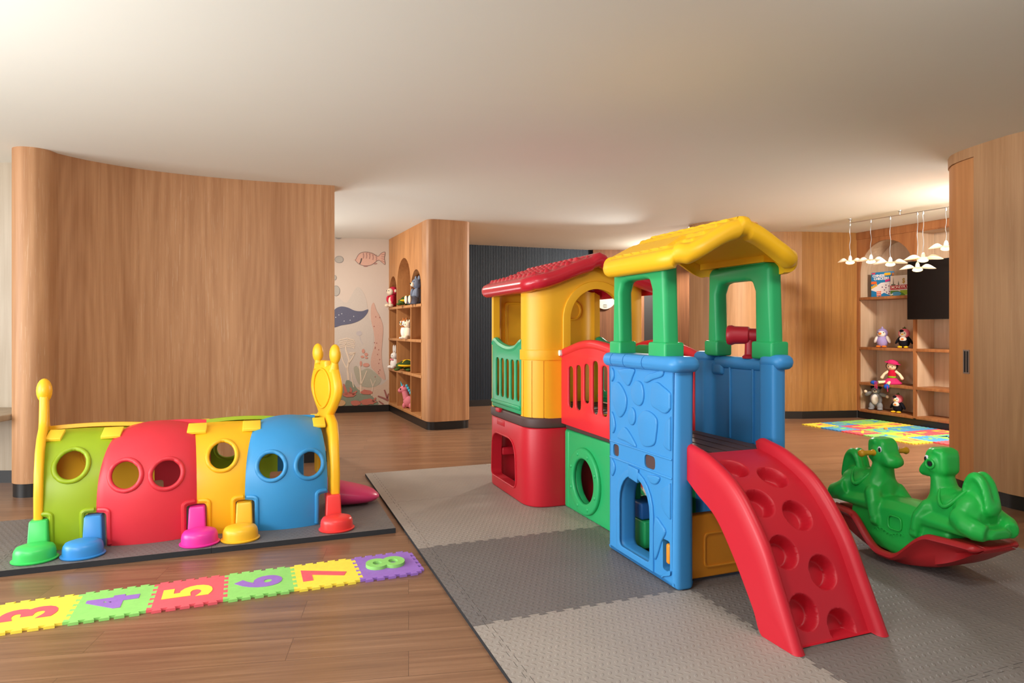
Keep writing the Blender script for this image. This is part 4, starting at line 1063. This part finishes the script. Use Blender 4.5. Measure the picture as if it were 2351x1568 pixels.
# middle crescent
cr = []
for i in range(25):
    p = -.42 + .84 * i / 24; a = abs(p); zb = .19 * (a * .71 / .46) ** 2.1 + .026; zt = .312 - .25 * (a / .42) ** 2 * .2
    w = .105
    cr.append([(p, y, z) for y, z in [(-w, zb + .01), (-w - .012, zb + .06), (-w - .004, zt - .05), (-w + .03, zt - .008), (0, zt), (w - .03, zt - .008), (w + .004, zt - .05), (w + .012, zb + .06), (w, zb + .01), (0, zb)]])
body.append(loft(cr))
for s in (-1, 1):
    def q(p, y, z): return (s * p, y, z)
    def tb(pts, r, n=14): return tube([q(*p) for p in pts], r, n)
    # end plate under the rump that lies on the base
    pl = []
    for i in range(14):
        p = .20 + .46 * i / 13; zb = .235; zt = .31 - .03 * i / 13
        w = .125 * math.sqrt(max(.05, 1 - (max(0, p - .5) / .175) ** 2))
        pl.append([q(p, y, z) for y, z in [(-w, zb), (-w - .01, (zb + zt) / 2), (-w + .02, zt), (w - .02, zt), (w + .01, (zb + zt) / 2), (w, zb)]])
    body.append(loft(pl))
    # barrel trunk, rump
    body.append(tb([(.20, 0, .32), (.25, 0, .325), (.32, 0, .325), (.42, 0, .315), (.51, 0, .31), (.575, 0, .30)], [.07, .100, .104, .104, .108, .072], 20))
    body.append(ell(q(.49, 0, .33), (.10, .118, .10)))
    # saddle with raised rim
    sd_ = []
    for i in range(11):
        p = .30 + .16 * i / 10; w = .10 * sin(PI * (i + .6) / 11.2) ** .5
        sd_.append([q(p, y, .432 - .018 * sin(PI * i / 10) - (y / .1) ** 2 * .055) for y in [-w, -w * .6, 0, w * .6, w]] + [q(p, y, .38 - (y / .1) ** 2 * .05) for y in [w, 0, -w]])
    SADDLES.append([loft([[(v[0], v[1], v[2] + .012) for v in r] for r in sd_])])
    rimp = [(.38 + .092 * cos(2 * PI * j / 28), .108 * sin(2 * PI * j / 28)) for j in range(28)]
    SADDLES[-1].append(tube([q(p, y, .424 - (y / .108) ** 2 * .075 + .014 * ((p - .38) / .092) ** 2) for p, y in rimp], .010, 8, True))
    # neck
    body.append(tb([(.285, 0, .34), (.262, 0, .42), (.25, 0, .485), (.245, 0, .54)], [.100, .070, .058, .056], 18))
    # head: cheek, crown, muzzle reaching toward the middle
    hd_ = T(panel(rpoly([(.335, .49), (.335, .585), (.30, .616), (.205, .613), (.175, .59), (.165, .545), (.13, .515), (.11, .487), (.13, .460), (.185, .466), (.25, .458)], .03, 4), (), .115, .028, res=3), STAND_Y)
    body.append(hd_ if s == 1 else T(hd_, rot(PI, 'Z')))
    body.append(ell(q(.25, 0, .517), (.076, .070, .060)))
    body.append(ell(q(.152, 0, .492), (.056, .052, .037)))
    body.append(tb([(.25, -.052, .598), (.315, -.04, .588)], .016, 8)); body.append(tb([(.25, .052, .598), (.315, .04, .588)], .016, 8))   # ears
    # tail: a web with a thick rounded rim and a hanging tuft
    arcp = catmull([(.445, .36), (.452, .43), (.48, .485), (.525, .505), (.572, .475), (.60, .41), (.61, .36)], 5)
    tl = T(panel(arcp, (), .06, .01), STAND_Y)
    body.append(tl if s == 1 else T(tl, rot(PI, 'Z')))
    for yy in (-.022, .022): body.append(tube([q(p, yy, z) for p, z in arcp], .024, 10))
    body.append(ell(q(.605, 0, .37), (.034, .048, .04)))
    for y in (-1, 1):
        # folded hind leg with big hoof, straight foreleg with hoof
        body.append(tb([(.47, y * .085, .32), (.54, y * .105, .29), (.60, y * .10, .275), (.645, y * .075, .265)], [.06, .05, .048, .04], 12))
        body.append(tb([(.30, y * .04, .33), (.235, y * .085, .315), (.195, y * .106, .265), (.18, y * .115, .20)], [.04, .048, .042, .034], 12))
        body.append(tb([(.205, y * .118, .185), (.14, y * .118, .185)], .024, 10))
        body.append(tube([q(.245, y * .066, .535), q(.245, y * .072, .535)], .034, 14))
PK = Matrix.Diagonal((.71, 1, 1, 1))
body = [T(g, PK) for g in body]
bd = obj('horse_body', body, R_GRN, RK, 80, label='one piece green twin horse body')
remesh(bd, .0075, 5)
for g_ in SADDLES: obj('saddle', [T(g, PK) for g in g_], R_GRN, RK, 70)
for s in (-1, 1):
    for y in (-1, 1):
        e = obj('eye', [ell((s * .203 * .71, y * .059, .556), (.013, .006, .017), n=14, m=9)], EYEW, RK)
        obj('pupil', [ell((s * .199 * .71, y * .0635, .554), (.008, .004, .012), n=12, m=7)], EYEK, e)
# yellow handlebar only on the far horse; the near one has an empty socket
hb = obj('handlebar', [tube([(-.245 * .71, y, .535) for y in (-.165, -.16, -.15, -.135, -.08, -.074, .074, .08, .135, .15, .16, .165)], [.012, .018, .021, .014, .013, .018, .018, .013, .014, .021, .018, .012], 14)], R_YEL, RK, 60, label='yellow handlebar through the far head')
obj('handle_socket', [tube([(0.245 * .71 + .021 * cos(2 * PI * j / 20), -.074, .535 + .021 * sin(2 * PI * j / 20)) for j in range(20)], .006, 8, True)], R_GRN, RK)
obj('socket_hole', [T(lathe([(.0, 0), (.012, 0), (.012, .004), (0, .004)], 16), tr(0.245 * .71, -.0725, .535) @ rot(PI / 2, 'X'))], DARKM, RK)
# raised outline of a panel on the flank
for y in (-1, 1):
    obj('flank_relief', [tube([(x, y * .1175, z) for x, z in rrect(-.04, .165, .04, .235, .025, 5)], .004, 6, True)] + [tube([(-.12 + .02 * k + .012 * cos(a), y * .1175, .135 + .008 * sin(k) + .012 * sin(a)) for a in [PI * j / 6 for j in range(7)]], .003, 5) for k in range(9)], R_GRN, RK)

# ================================================================== plush toys
FB_ = {k: fabric('plush_' + k, c) for k, c in dict(red=rgb(206, 52, 78), cream=rgb(236, 218, 192), green=rgb(74, 96, 46), olive=rgb(58, 74, 36), yellow=rgb(240, 190, 40), slate=rgb(120, 128, 146), white=rgb(232, 228, 222),
      brown=rgb(176, 110, 62), pink=rgb(222, 128, 140), cyan=rgb(84, 176, 196), lav=rgb(164, 152, 208), orange=rgb(236, 128, 48), rose=rgb(240, 128, 150), black=rgb(26, 26, 34), grey=rgb(136, 140, 146), skin=rgb(240, 218, 186), hat=rgb(206, 50, 110), blue=rgb(40, 88, 190), crimson=rgb(190, 30, 56), lime=rgb(134, 176, 48), darkbrown=rgb(58, 38, 32)).items()}
def toy(label, cat, parts, base, loc, rz, sc=1.0, name='plush_toy', group=None):
    t = thing(name, label, cat, loc, rz, group)
    made = {}
    M = Matrix.Scale(sc, 4)
    for p in parts:
        nm, geos, mat = p[0], p[1], p[2]; par = made.get(p[3]) if len(p) > 3 else None
        o = obj(nm, [T(g, M) for g in geos], mat if not isinstance(mat, str) else FB_[mat], par or t, 60)
        made.setdefault(nm, o)
    return t
def E(x, y, z, a, b=None, c=None, rx=0, ry=0, rz=0):
    M = rot(rz, 'Z') @ rot(ry, 'Y') @ rot(rx, 'X')
    return ell((x, y, z), (a, b or a, c or a), M=M, n=16, m=10)
# every toy faces local -y and stands on z = 0
def eyes(hx, hy, hz, r=.006): return [('eye', [E(hx, hy, hz, r)], EYEK), ('eye', [E(-hx, hy, hz, r)], EYEK)]
def penguin(hood, body, belly, wing):
    return [('body', [E(0, 0, .075, .062, .056, .078)], body), ('belly', [E(0, -.018, .09, .048, .042, .055)], belly), ('head', [E(0, 0, .175, .062, .058, .06)], hood), ('face', [E(0, -.022, .172, .046, .042, .044)], 'white')] + eyes(.022, -.06, .18) + \
        [('beak', [E(0, -.068, .166, .012, .016, .008)], 'yellow'), ('wing', [E(.066, -.005, .095, .014, .03, .055, ry=-.55)], wing), ('wing', [E(-.066, -.005, .095, .014, .03, .055, ry=.55)], wing), ('foot', [E(.034, -.045, .012, .026, .036, .013)], 'yellow'), ('foot', [E(-.034, -.045, .012, .026, .036, .013)], 'yellow')]
lav_bird = [('body', [E(0, 0, .08, .066, .058, .08)], 'lav'), ('head', [E(0, 0, .178, .062, .058, .06), E(0, -.005, .24, .012, .01, .02)], 'lav'), ('face', [E(0, -.024, .172, .05, .04, .044)], 'white')] + eyes(.03, -.058, .184) + \
    [('beak', [E(-.008, -.07, .172, .018, .02, .013)], 'orange'), ('wing', [E(.07, -.01, .10, .02, .034, .05, ry=-.4)], 'white'), ('wing', [E(-.066, -.01, .10, .02, .034, .05, ry=.4)], 'white'), ('foot', [E(.032, -.045, .012, .028, .036, .013)], 'orange'), ('foot', [E(-.032, -.045, .012, .028, .036, .013)], 'orange')]
hooded = penguin('rose', 'black', 'black', 'black') + [('stalk', [E(0, 0, .238, .022, .014, .008), E(.004, 0, .246, .006, .006, .012)], 'green'), ('bib', [E(0, -.042, .108, .04, .022, .032)], 'white'), ('bib_patch', [E(0, -.062, .108, .016, .006, .012)], 'orange'), ('forehead_patch', [E(-.012, -.052, .205, .024, .014, .018)], 'black')]
grey_bear = [('body', [E(0, 0, .135, .07, .058, .085)], 'grey'), ('belly', [E(0, -.022, .135, .048, .045, .068)], 'white'), ('head', [E(0, 0, .245, .052, .046, .045)], 'grey'), ('muzzle', [E(.004, -.04, .238, .024, .022, .018)], 'white'), ('nose', [E(.006, -.062, .243, .01, .007, .008)], EYEK)] + eyes(.02, -.042, .256, .005) + \
    [('ear', [E(.045, 0, .285, .022, .012, .022)], 'black'), ('ear', [E(-.045, 0, .285, .022, .012, .022)], 'black'), ('arm', [E(.09, -.01, .195, .055, .024, .024, ry=.25)], 'grey'), ('arm', [E(-.085, -.01, .20, .05, .024, .024, ry=-.5)], 'grey'), ('paw', [E(.135, -.012, .178, .02)], 'cream'), ('paw', [E(-.118, -.012, .225, .02)], 'cream'), ('leg', [E(.046, -.01, .05, .034, .036, .055)], 'grey'), ('leg', [E(-.046, -.01, .05, .034, .036, .055)], 'grey'), ('leg', [E(.052, -.02, .016, .032, .04, .016)], 'grey'), ('leg', [E(-.052, -.02, .016, .032, .04, .016)], 'grey')]
doll = [('body', [E(0, 0, .10, .04, .032, .06)], 'crimson'), ('sash', [E(0, -.001, .075, .041, .034, .022)], 'lime'), ('skirt', [lathe([(.09, .002), (.095, .012), (.07, .04), (.04, .062), (.02, .066)], 20)], 'hat'), ('head', [E(0, -.004, .19, .05, .044, .044)], 'skin'), ('hair', [E(0, .010, .205, .054, .046, .042), E(.043, .0, .19, .016, .02, .03), E(-.043, 0, .19, .016, .02, .03)], 'darkbrown')] + eyes(.018, -.046, .186, .005) + \
    [('mouth', [E(0, -.046, .168, .006, .003, .003)], 'crimson'), ('hat', [E(.006, .006, .228, .056, .05, .03, ry=.15), T(lathe([(.074, 0), (.078, .003), (.05, .012), (.01, .014)], 20), tr(.006, 0, .218) @ rot(.22, 'Y'))], 'hat'), ('arm', [tube([(.035, 0, .135), (.075, -.008, .105), (.10, -.016, .07)], [.014, .014, .016], 10)], 'skin'), ('hand', [E(.102, -.017, .066, .017)], 'skin'), ('hand', [E(-.092, -.017, .066, .017)], 'skin'), ('arm', [tube([(-.035, 0, .135), (-.07, -.008, .105), (-.09, -.016, .07)], [.014, .014, .016], 10)], 'skin'),
     ('leg', [tube([(-.02, -.02, .022), (-.06, -.07, .022), (-.10, -.105, .018)], .016, 10)], 'skin'), ('leg', [tube([(.01, -.03, .022), (0, -.08, .02), (-.006, -.11, .0)], .016, 10)], 'skin'), ('shoe', [E(-.135, -.12, .014, .034, .024, .022)], 'blue'), ('shoe', [E(-.01, -.125, -.02, .028, .024, .026)], 'blue'), ('lace', [tube([(-.115, -.143, .03), (-.113, -.146, -.04)], .004, 6), tube([(-.10, -.14, .03), (-.098, -.142, -.05)], .004, 6), tube([(.005, -.148, -.01), (.01, -.15, -.07)], .003, 6)], 'hat')]
monkey = [('body', [E(0, 0, .085, .045, .045, .085)], 'red'), ('belly', [E(0, -.03, .08, .03, .025, .05)], 'cream'), ('head', [E(0, .01, .20, .058, .054, .055)], 'red'), ('face', [E(0, -.035, .19, .05, .036, .042)], 'cream')] + eyes(.02, -.068, .20) + [('ear', [E(.058, 0, .20, .018, .012, .02)], 'cream'), ('ear', [E(-.058, 0, .20, .018, .012, .02)], 'cream'), ('arm', [E(.045, -.03, .10, .018, .03, .045)], 'red'), ('arm', [E(-.045, -.03, .10, .018, .03, .045)], 'red'), ('foot', [E(.04, -.05, .022, .026, .034, .022)], 'cream'), ('foot', [E(-.04, -.05, .022, .026, .034, .022)], 'cream')]
def turtle(flip): return [('shell', [E(0, .01, .085, .105, .10, .045)], 'olive'), ('shell_rim', [E(0, .01, .068, .118, .112, .022)], 'yellow'), ('shell_stripe', [tube([(.10 * cos(a), .01, .085 + .048 * sin(a)) for a in [PI * (.1 + .8 * j / 12) for j in range(13)]], .006, 6), tube([(0, .01 + .095 * cos(a), .085 + .048 * sin(a)) for a in [PI * (.1 + .8 * j / 12) for j in range(13)]], .006, 6)], 'yellow'), ('head', [E(flip * .04, -.13, .055, .048, .055, .042)], 'green'), ('eye', [E(flip * .04 + .035, -.158, .068, .007)], EYEK), ('eye', [E(flip * .04 - .035, -.158, .068, .007)], EYEK), ('flipper', [E(.10, -.07, .02, .05, .035, .016, rz=.6)], 'green'), ('flipper', [E(-.10, -.07, .02, .05, .035, .016, rz=-.6)], 'green'), ('flipper', [E(.08, .09, .02, .04, .035, .016)], 'green'), ('flipper', [E(-.08, .09, .02, .04, .035, .016)], 'green')]
slate_bear = [('body', [E(0, 0, .10, .07, .062, .10)], 'slate'), ('head', [E(0, -.005, .245, .068, .062, .062)], 'slate'), ('muzzle', [E(0, -.06, .232, .032, .028, .026)], 'cream'), ('nose', [E(0, -.086, .24, .01)], EYEK)] + eyes(.03, -.055, .262) + [('ear', [E(.05, 0, .31, .026, .014, .026)], 'slate'), ('ear', [E(-.05, 0, .31, .026, .014, .026)], 'slate'), ('arm', [E(.075, -.03, .13, .024, .03, .06)], 'slate'), ('arm', [E(-.075, -.03, .13, .024, .03, .06)], 'slate'), ('leg', [E(.06, -.07, .05, .04, .06, .05)], 'slate'), ('leg', [E(-.06, -.07, .05, .04, .06, .05)], 'slate'), ('sole', [E(.062, -.12, .055, .034, .016, .048)], 'cream'), ('sole', [E(-.062, -.12, .055, .034, .016, .048)], 'cream')]
owl = [('body', [E(0, 0, .095, .066, .06, .098)], 'white'), ('head', [E(0, 0, .215, .066, .06, .056)], 'brown'), ('face', [E(.028, -.034, .21, .036, .03, .036), E(-.028, -.034, .21, .036, .03, .036)], 'white')] + eyes(.026, -.064, .215, .009) + [('beak', [E(0, -.068, .20, .008, .01, .012)], 'yellow'), ('wing', [E(.066, 0, .10, .018, .04, .07, ry=-.15)], 'brown'), ('wing', [E(-.066, 0, .10, .018, .04, .07, ry=.15)], 'brown'), ('collar', [E(0, -.002, .16, .058, .054, .016)], 'brown'), ('ear', [E(.04, 0, .268, .014, .012, .022)], 'brown'), ('ear', [E(-.04, 0, .268, .014, .012, .022)], 'brown'), ('foot', [E(.03, -.05, .01, .02, .026, .012)], 'white'), ('foot', [E(-.03, -.05, .01, .02, .026, .012)], 'white')]
cat = [('body', [E(0, 0, .085, .062, .055, .085)], 'cream'), ('head', [E(0, -.01, .19, .055, .05, .048)], 'cream'), ('ear', [E(.035, 0, .235, .014, .01, .024)], 'cream'), ('ear', [E(-.035, 0, .235, .014, .01, .024)], 'cream')] + eyes(.022, -.056, .195) + [('foot', [E(.035, -.05, .022, .028, .036, .022)], 'cream'), ('foot', [E(-.035, -.05, .022, .028, .036, .022)], 'cream')]
bunny = [('body', [E(0, 0, .075, .07, .062, .075)], 'white'), ('head', [E(0, -.006, .185, .055, .05, .05)], 'white'), ('ear', [E(.024, .0, .285, .016, .012, .06)], 'white'), ('ear', [E(-.024, .0, .285, .016, .012, .06)], 'white')] + eyes(.02, -.052, .19) + [('bow', [E(.022, -.05, .132, .02, .01, .014), E(-.022, -.05, .132, .02, .01, .014)], 'pink'), ('foot', [E(.04, -.055, .024, .03, .036, .024)], 'white'), ('foot', [E(-.04, -.055, .024, .03, .036, .024)], 'white')]
unicorn = [('body', [E(0, .03, .09, .06, .08, .08)], 'pink'), ('neck', [tube([(0, .0, .13), (0, -.02, .19), (0, -.03, .23)], [.05, .045, .045], 12)], 'pink'), ('head', [E(0, -.05, .255, .05, .065, .05)], 'pink'), ('muzzle', [E(0, -.105, .235, .038, .036, .036)], 'pink'), ('horn', [T(lathe([(.016, 0), (.010, .035), (.001, .075)], 12), tr(0, -.075, .295) @ rot(.45, 'X'))], 'cyan'), ('mane', [E(0, -.0 + .022 * i, .305 - .032 * i, .016, .022, .022) for i in range(5)], 'cyan'), ('ear', [E(.03, -.03, .305, .012, .008, .022)], 'pink'), ('ear', [E(-.03, -.03, .305, .012, .008, .022)], 'pink')] + [('eye', [E(s * .046, -.07, .262, .008, .012, .014)], EYEK) for s in (1, -1)] + [('leg', [E(s * .035, y, .035, .022, .026, .038)], 'pink') for s in (1, -1) for y in (-.02, .09)]
def on_cab(s, d, z):   # along the cabinet face, depth behind it
    c, sn = cos(CB.rotation_euler.z), sin(CB.rotation_euler.z)
    return (CB.location.x + c * s - sn * d, CB.location.y + sn * s + c * d, z + .0005)
fa = CB.rotation_euler.z
CABG = 'plush toys in the arched cabinet'
for lab, parts, s, d, z, turn, sc in [
        ('red and cream plush monkey in the narrow niche next to the mural', monkey, .105, .03, 1.54, .35, 1.2), ('green and yellow plush turtle lying in the tall middle arch', turtle(-1), .84, .07, 1.54, -.9, 1.05),
        ('slate blue plush bear with cream soles in the end arch niche', slate_bear, 1.40, .045, 1.54, .1, 1.1), ('brown and white plush owl in the second row', owl, .80, .035, 1.09, .3, 1.0),
        ('cream plush cat beside the owl', cat, 1.03, .02, 1.09, .2, 1.0), ('white plush bunny with pink bow next to the mural', bunny, .20, .035, .645, .3, 1.0),
        ('dark green plush turtle with yellow rimmed shell in the third row', turtle(-1), .80, .06, .645, -.9, 1.15), ('pink plush unicorn with cyan horn on the lowest shelf', unicorn, .80, .06, .135, -.9, 1.0)]:
    toy(lab, 'plush toy', parts, 0, on_cab(s, d, z), fa + turn, sc, group=CABG)
def on_shelf(s, d, z): p = Vector((4.76, 9.02)) + E1 * s + E2 * d; return (p.x, p.y, z + .0005)
SHG = 'soft toys on the display shelf'
for lab, parts, s, d, z, turn, sc, nm, ct in [
        ('lavender plush bird with orange beak on the second shelf', lav_bird, .30, .12, .975, .15, 1.08, 'plush_toy', 'plush toy'), ('plush penguin in pink hood beside the lavender bird', hooded, .62, .12, .975, .1, 1.08, 'plush_toy', 'plush toy'),
        ('rag doll in pink spotted hat sitting with legs over the shelf edge', doll, .46, .10, .495, .1, 1.25, 'rag_doll', 'doll'), ('grey plush bear with white belly under the doll', grey_bear, .22, .10, .125, .1, 1.08, 'plush_toy', 'plush toy'),
        ('plush penguin in pink hood beside the grey bear on the lowest shelf', hooded, .53, .12, .125, -.1, 1.02, 'plush_toy', 'plush toy')]:
    toy(lab, ct, parts, 0, on_shelf(s, d, z), RZ1 + .25 + turn, sc, nm, SHG)

# ================================================================== board games
def game_box(label, s, d, z, w, h, dep, turn, mats, fronts, lift=.0006, fx=1.0):
    p = on_shelf(s, d, z); t = thing('board_game', label, 'board game', p, RZ1 + turn, 'boxed games in the arched bay')
    obj('box', [box((0, 0, h / 2), (w, dep, h), .002)], mats, t)
    for i, (nm, geos, m) in enumerate(fronts):
        obj(nm, [T(g, tr(-w / 2, -dep / 2 - lift * (1 + i), 0) @ STAND_Y @ Matrix.Diagonal((fx, 1, 1, 1))) for g in geos], m, t, 30)
    return t
K = .0008
def rc(x0, y0, x1, y1): return T(panel([(x0, y0), (x1, y0), (x1, y1), (x0, y1)], (), K), tr(0, 0, 0))
def tx(b, x, y, size, bold=.0, sx=1.0, sk=0.0): return T(text_geo(b, size, K, bold, sx=sx), tr(x, y, 0))
W1, H1 = .28, .335
pr = lambda c, r=.7: matte('print_%d_%d_%d' % c, rgb(*c), r, .3, 30, .03, 0)
pegs = [(.09 + .03 * (i % 5) + .012 * (i // 5), .15 - .028 * (i // 5) + .004 * (i % 5)) for i in range(20)]
g1 = game_box('blue upright box of Chinese Checkers on the top arched shelf', .27, .16, 1.655, W1, H1, .065, .12, pr((34, 128, 186)), [
    ('print_board', [T(panel([(.08, .0), (.18, .055), (.28, .01), (.28, .20), (.14, .19), (.0, .11), (.0, .095), (.075, .07)], (), K), tr(0, 0, 0))], pr((226, 222, 224))),
    ('print_title', [tx('CHINESE', .105, .285, .046, .0016, .95), tx('CHECKERS', .145, .245, .046, .0016, .95)], pr((246, 242, 240))),
    ('print_badge', [T(panel(rrect(.185, .285, .275, .32, .015), (), K), tr(0, 0, 0))], pr((238, 186, 40))),
    ('print_tag', [rc(.01, .312, .06, .328)], pr((226, 60, 84))),
    ('print_offer', [T(panel(rrect(.0, .175, .08, .212, .014), (), K), tr(0, 0, 0))], pr((232, 104, 44))),
    ('print_pegs', [T(panel(circ(.09 + .022 * (i % 3), .02 + .024 * (i // 3), .010, 10), (), K), tr(0, 0, 0)) for i in range(9)], pr((226, 96, 50))),
    ('print_pegs', [T(panel(circ(.012 + .022 * (i % 4), .122 + .010 * (i % 4) + .018 * (i // 4), .010, 10), (), K), tr(0, 0, 0)) for i in range(8)], pr((236, 184, 40))),
    ('print_pegs', [T(panel(circ(.21 + .022 * (i % 3), .205 + .012 * (i // 3) + .006 * (i % 3), .010, 10), (), K), tr(0, 0, 0)) for i in range(6)], pr((228, 60, 140))),
    ('print_pegs', [T(panel(circ(x, y, .008, 10), (), K), tr(0, 0, 0)) for x, y in [(.16, .13), (.21, .155), (.21, .12), (.25, .14), (.19, .09), (.26, .065), (.22, .06), (.25, .04)]], pr((92, 44, 96)))])
obj('side_print', [box((W1 / 2 + .0006, 0, H1 / 2), (.001, .05, H1 * .9))], pr((190, 120, 70)), g1)
W2, H2 = .42, .27
game_box('white wide MONEYPLY game box beside the blue Chinese Checkers box', .63, .16, 1.655, W2, H2, .05, .1, pr((222, 214, 204)), [
    ('print_field', [rc(.16, .012, .497, .075)], pr((150, 176, 52))),
    ('print_meadow', [T(panel([(.003, .003), (.25, .003), (.20, .04), (.12, .07), (.003, .075)], (), K), tr(0, 0, 0))], pr((82, 132, 56))),
    ('print_water', [T(panel(blob(.10, .03, .075, .027, 20), (), K), tr(0, 0, 0))], pr((88, 164, 206))),
    ('print_banner', [T(panel([(.003, .085), (.30, .09), (.30, .145), (.003, .14)], (), K), tr(0, 0, 0))], pr((176, 34, 48))),
    ('print_title', [tx('MONEYPLY', .152, .115, .053, .0003, .98)], pr((240, 234, 224))),
    ('print_skyline', [T(panel([(.01, .142), (.03, .165), (.045, .15), (.05, .27 - .015), (.06, .15), (.075, .16), (.09, .142)], (), K), tr(0, 0, 0)), T(panel([(.125, .145), (.135, .20), (.145, .145)], (), K), tr(0, 0, 0))], pr((86, 90, 74))),
    ('print_dollar', [tx('$', .215, .195, .085, .002)], pr((184, 142, 52))),
    ('print_dice', [rc(.01, .012, .026, .03), rc(.03, .016, .046, .034)], pr((240, 240, 240))),
    ('print_notes', [T(panel([(.27, .20), (.33, .235), (.345, .20), (.285, .17)], (), K), tr(0, 0, 0))], pr((96, 150, 170)))], fx=.84)

# ================================================================== light
def area(name, loc, target, size, power, col=(1, 1, 1), shape='RECTANGLE', sy=None, spread=None):
    l = bpy.data.lights.new(name, 'AREA'); l.shape = shape; l.size = size
    if sy: l.size_y = sy
    l.energy = power; l.color = col
    if spread: l.spread = math.radians(spread)
    o = bpy.data.objects.new(name, l); COL.objects.link(o); o.location = loc
    o.rotation_euler = (Vector(target) - Vector(loc)).to_track_quat('-Z', 'Y').to_euler()
    return o
WARM = (1.0, .91, .79); NEUT = (1.0, .97, .93)
COOL = (.97, .99, 1.0)
area('window_daylight', (-6.4, 1.5, 1.45), (0, 2.8, 1.4), 3.0, 200, COOL, sy=2.2)
area('front_window_daylight', (-2.5, -2.4, 1.6), (0, 5, 1.1), 4.0, 30, COOL, sy=1.8)
area('fill_uplight_front', (-2.8, 1.2, 1.2), (-1.4, 3.0, 2.6), 2.0, 55, COOL, sy=.5)  # added fill outside the frame, lifts the ceiling; no cove here
area('fill_uplight_rear', (-2.6, 7.2, .5), (-1.2, 7.3, 2.6), 1.2, 22, COOL, sy=.5)  # unseen fill behind the curved left wall, added to brighten the back ceiling
area('fill_uplight_shelf', (4.6, 5.9, .5), (3.2, 6.2, 2.6), 1.0, 20, NEUT, sy=.5)  # unseen fill behind the right wall, added for the ceiling on that side
area('ceiling_lamp_front', (-.75, 1.3, 2.5), (-.75, 1.6, 0), .6, 26, NEUT, 'DISK')
area('fill_light_side', (1.5, 1.7, 2.5), (2.2, 3.2, .3), .6, 19, NEUT, 'DISK')  # added fill light for the right wall, ramp and rocker, no fitting overhead
area('ceiling_lamp_shelf', (4.6, 6.0, 2.5), (4.0, 7.0, 0), .5, 150, WARM, 'DISK')
area('ceiling_lamp_rear', (-2.9, 7.9, 2.5), (-1.6, 8.0, 0), .5, 60, WARM, 'DISK')
area('ceiling_lamp_hall', (2.6, 10.2, 2.5), (.8, 9.4, 0), .5, 190, WARM, 'DISK')
def spot(name, loc, target, power, col, cone, blend=.5, rad=.08):
    l = bpy.data.lights.new(name, 'SPOT'); l.energy = power; l.color = col; l.spot_size = math.radians(cone); l.spot_blend = blend; l.shadow_soft_size = rad
    o = bpy.data.objects.new(name, l); COL.objects.link(o); o.location = loc
    o.rotation_euler = (Vector(target) - Vector(loc)).to_track_quat('-Z', 'Y').to_euler()
spot('rocker_spotlight', (2.6, 7.4, 2.38), (2.2, 3.5, .3), 190, NEUT, 36, 1.0, .12)
spot('ceiling_wash_spotlight', (2.0, 8.75, 1.9), (-.5, 6.2, 2.7), 62, COOL, 62, 1.0, .06)
w = bpy.data.worlds.new('soft_daylight'); w.use_nodes = True; scene.world = w
bg = w.node_tree.nodes['Background']; bg.inputs[0].default_value = (1.0, .99, .97, 1); bg.inputs[1].default_value = .42

# ================================================================== camera
cam = bpy.data.cameras.new('camera'); co = bpy.data.objects.new('camera', cam); COL.objects.link(co)
cam.sensor_width = 36; cam.lens = 36 * FPX / 2351; cam.shift_y = -30 / 2351; cam.clip_end = 60
co.location = (0, 0, EYE); co.rotation_euler = (PI / 2, 0, 0)
scene.camera = co
vs_ = scene.view_settings
vs_.view_transform = 'Standard'; vs_.look = 'None'; vs_.gamma = 1; vs_.use_curve_mapping = False; vs_.exposure = 0.35
scene.cycles.use_denoising = True
scene.cycles.max_bounces = 8; scene.cycles.diffuse_bounces = 5
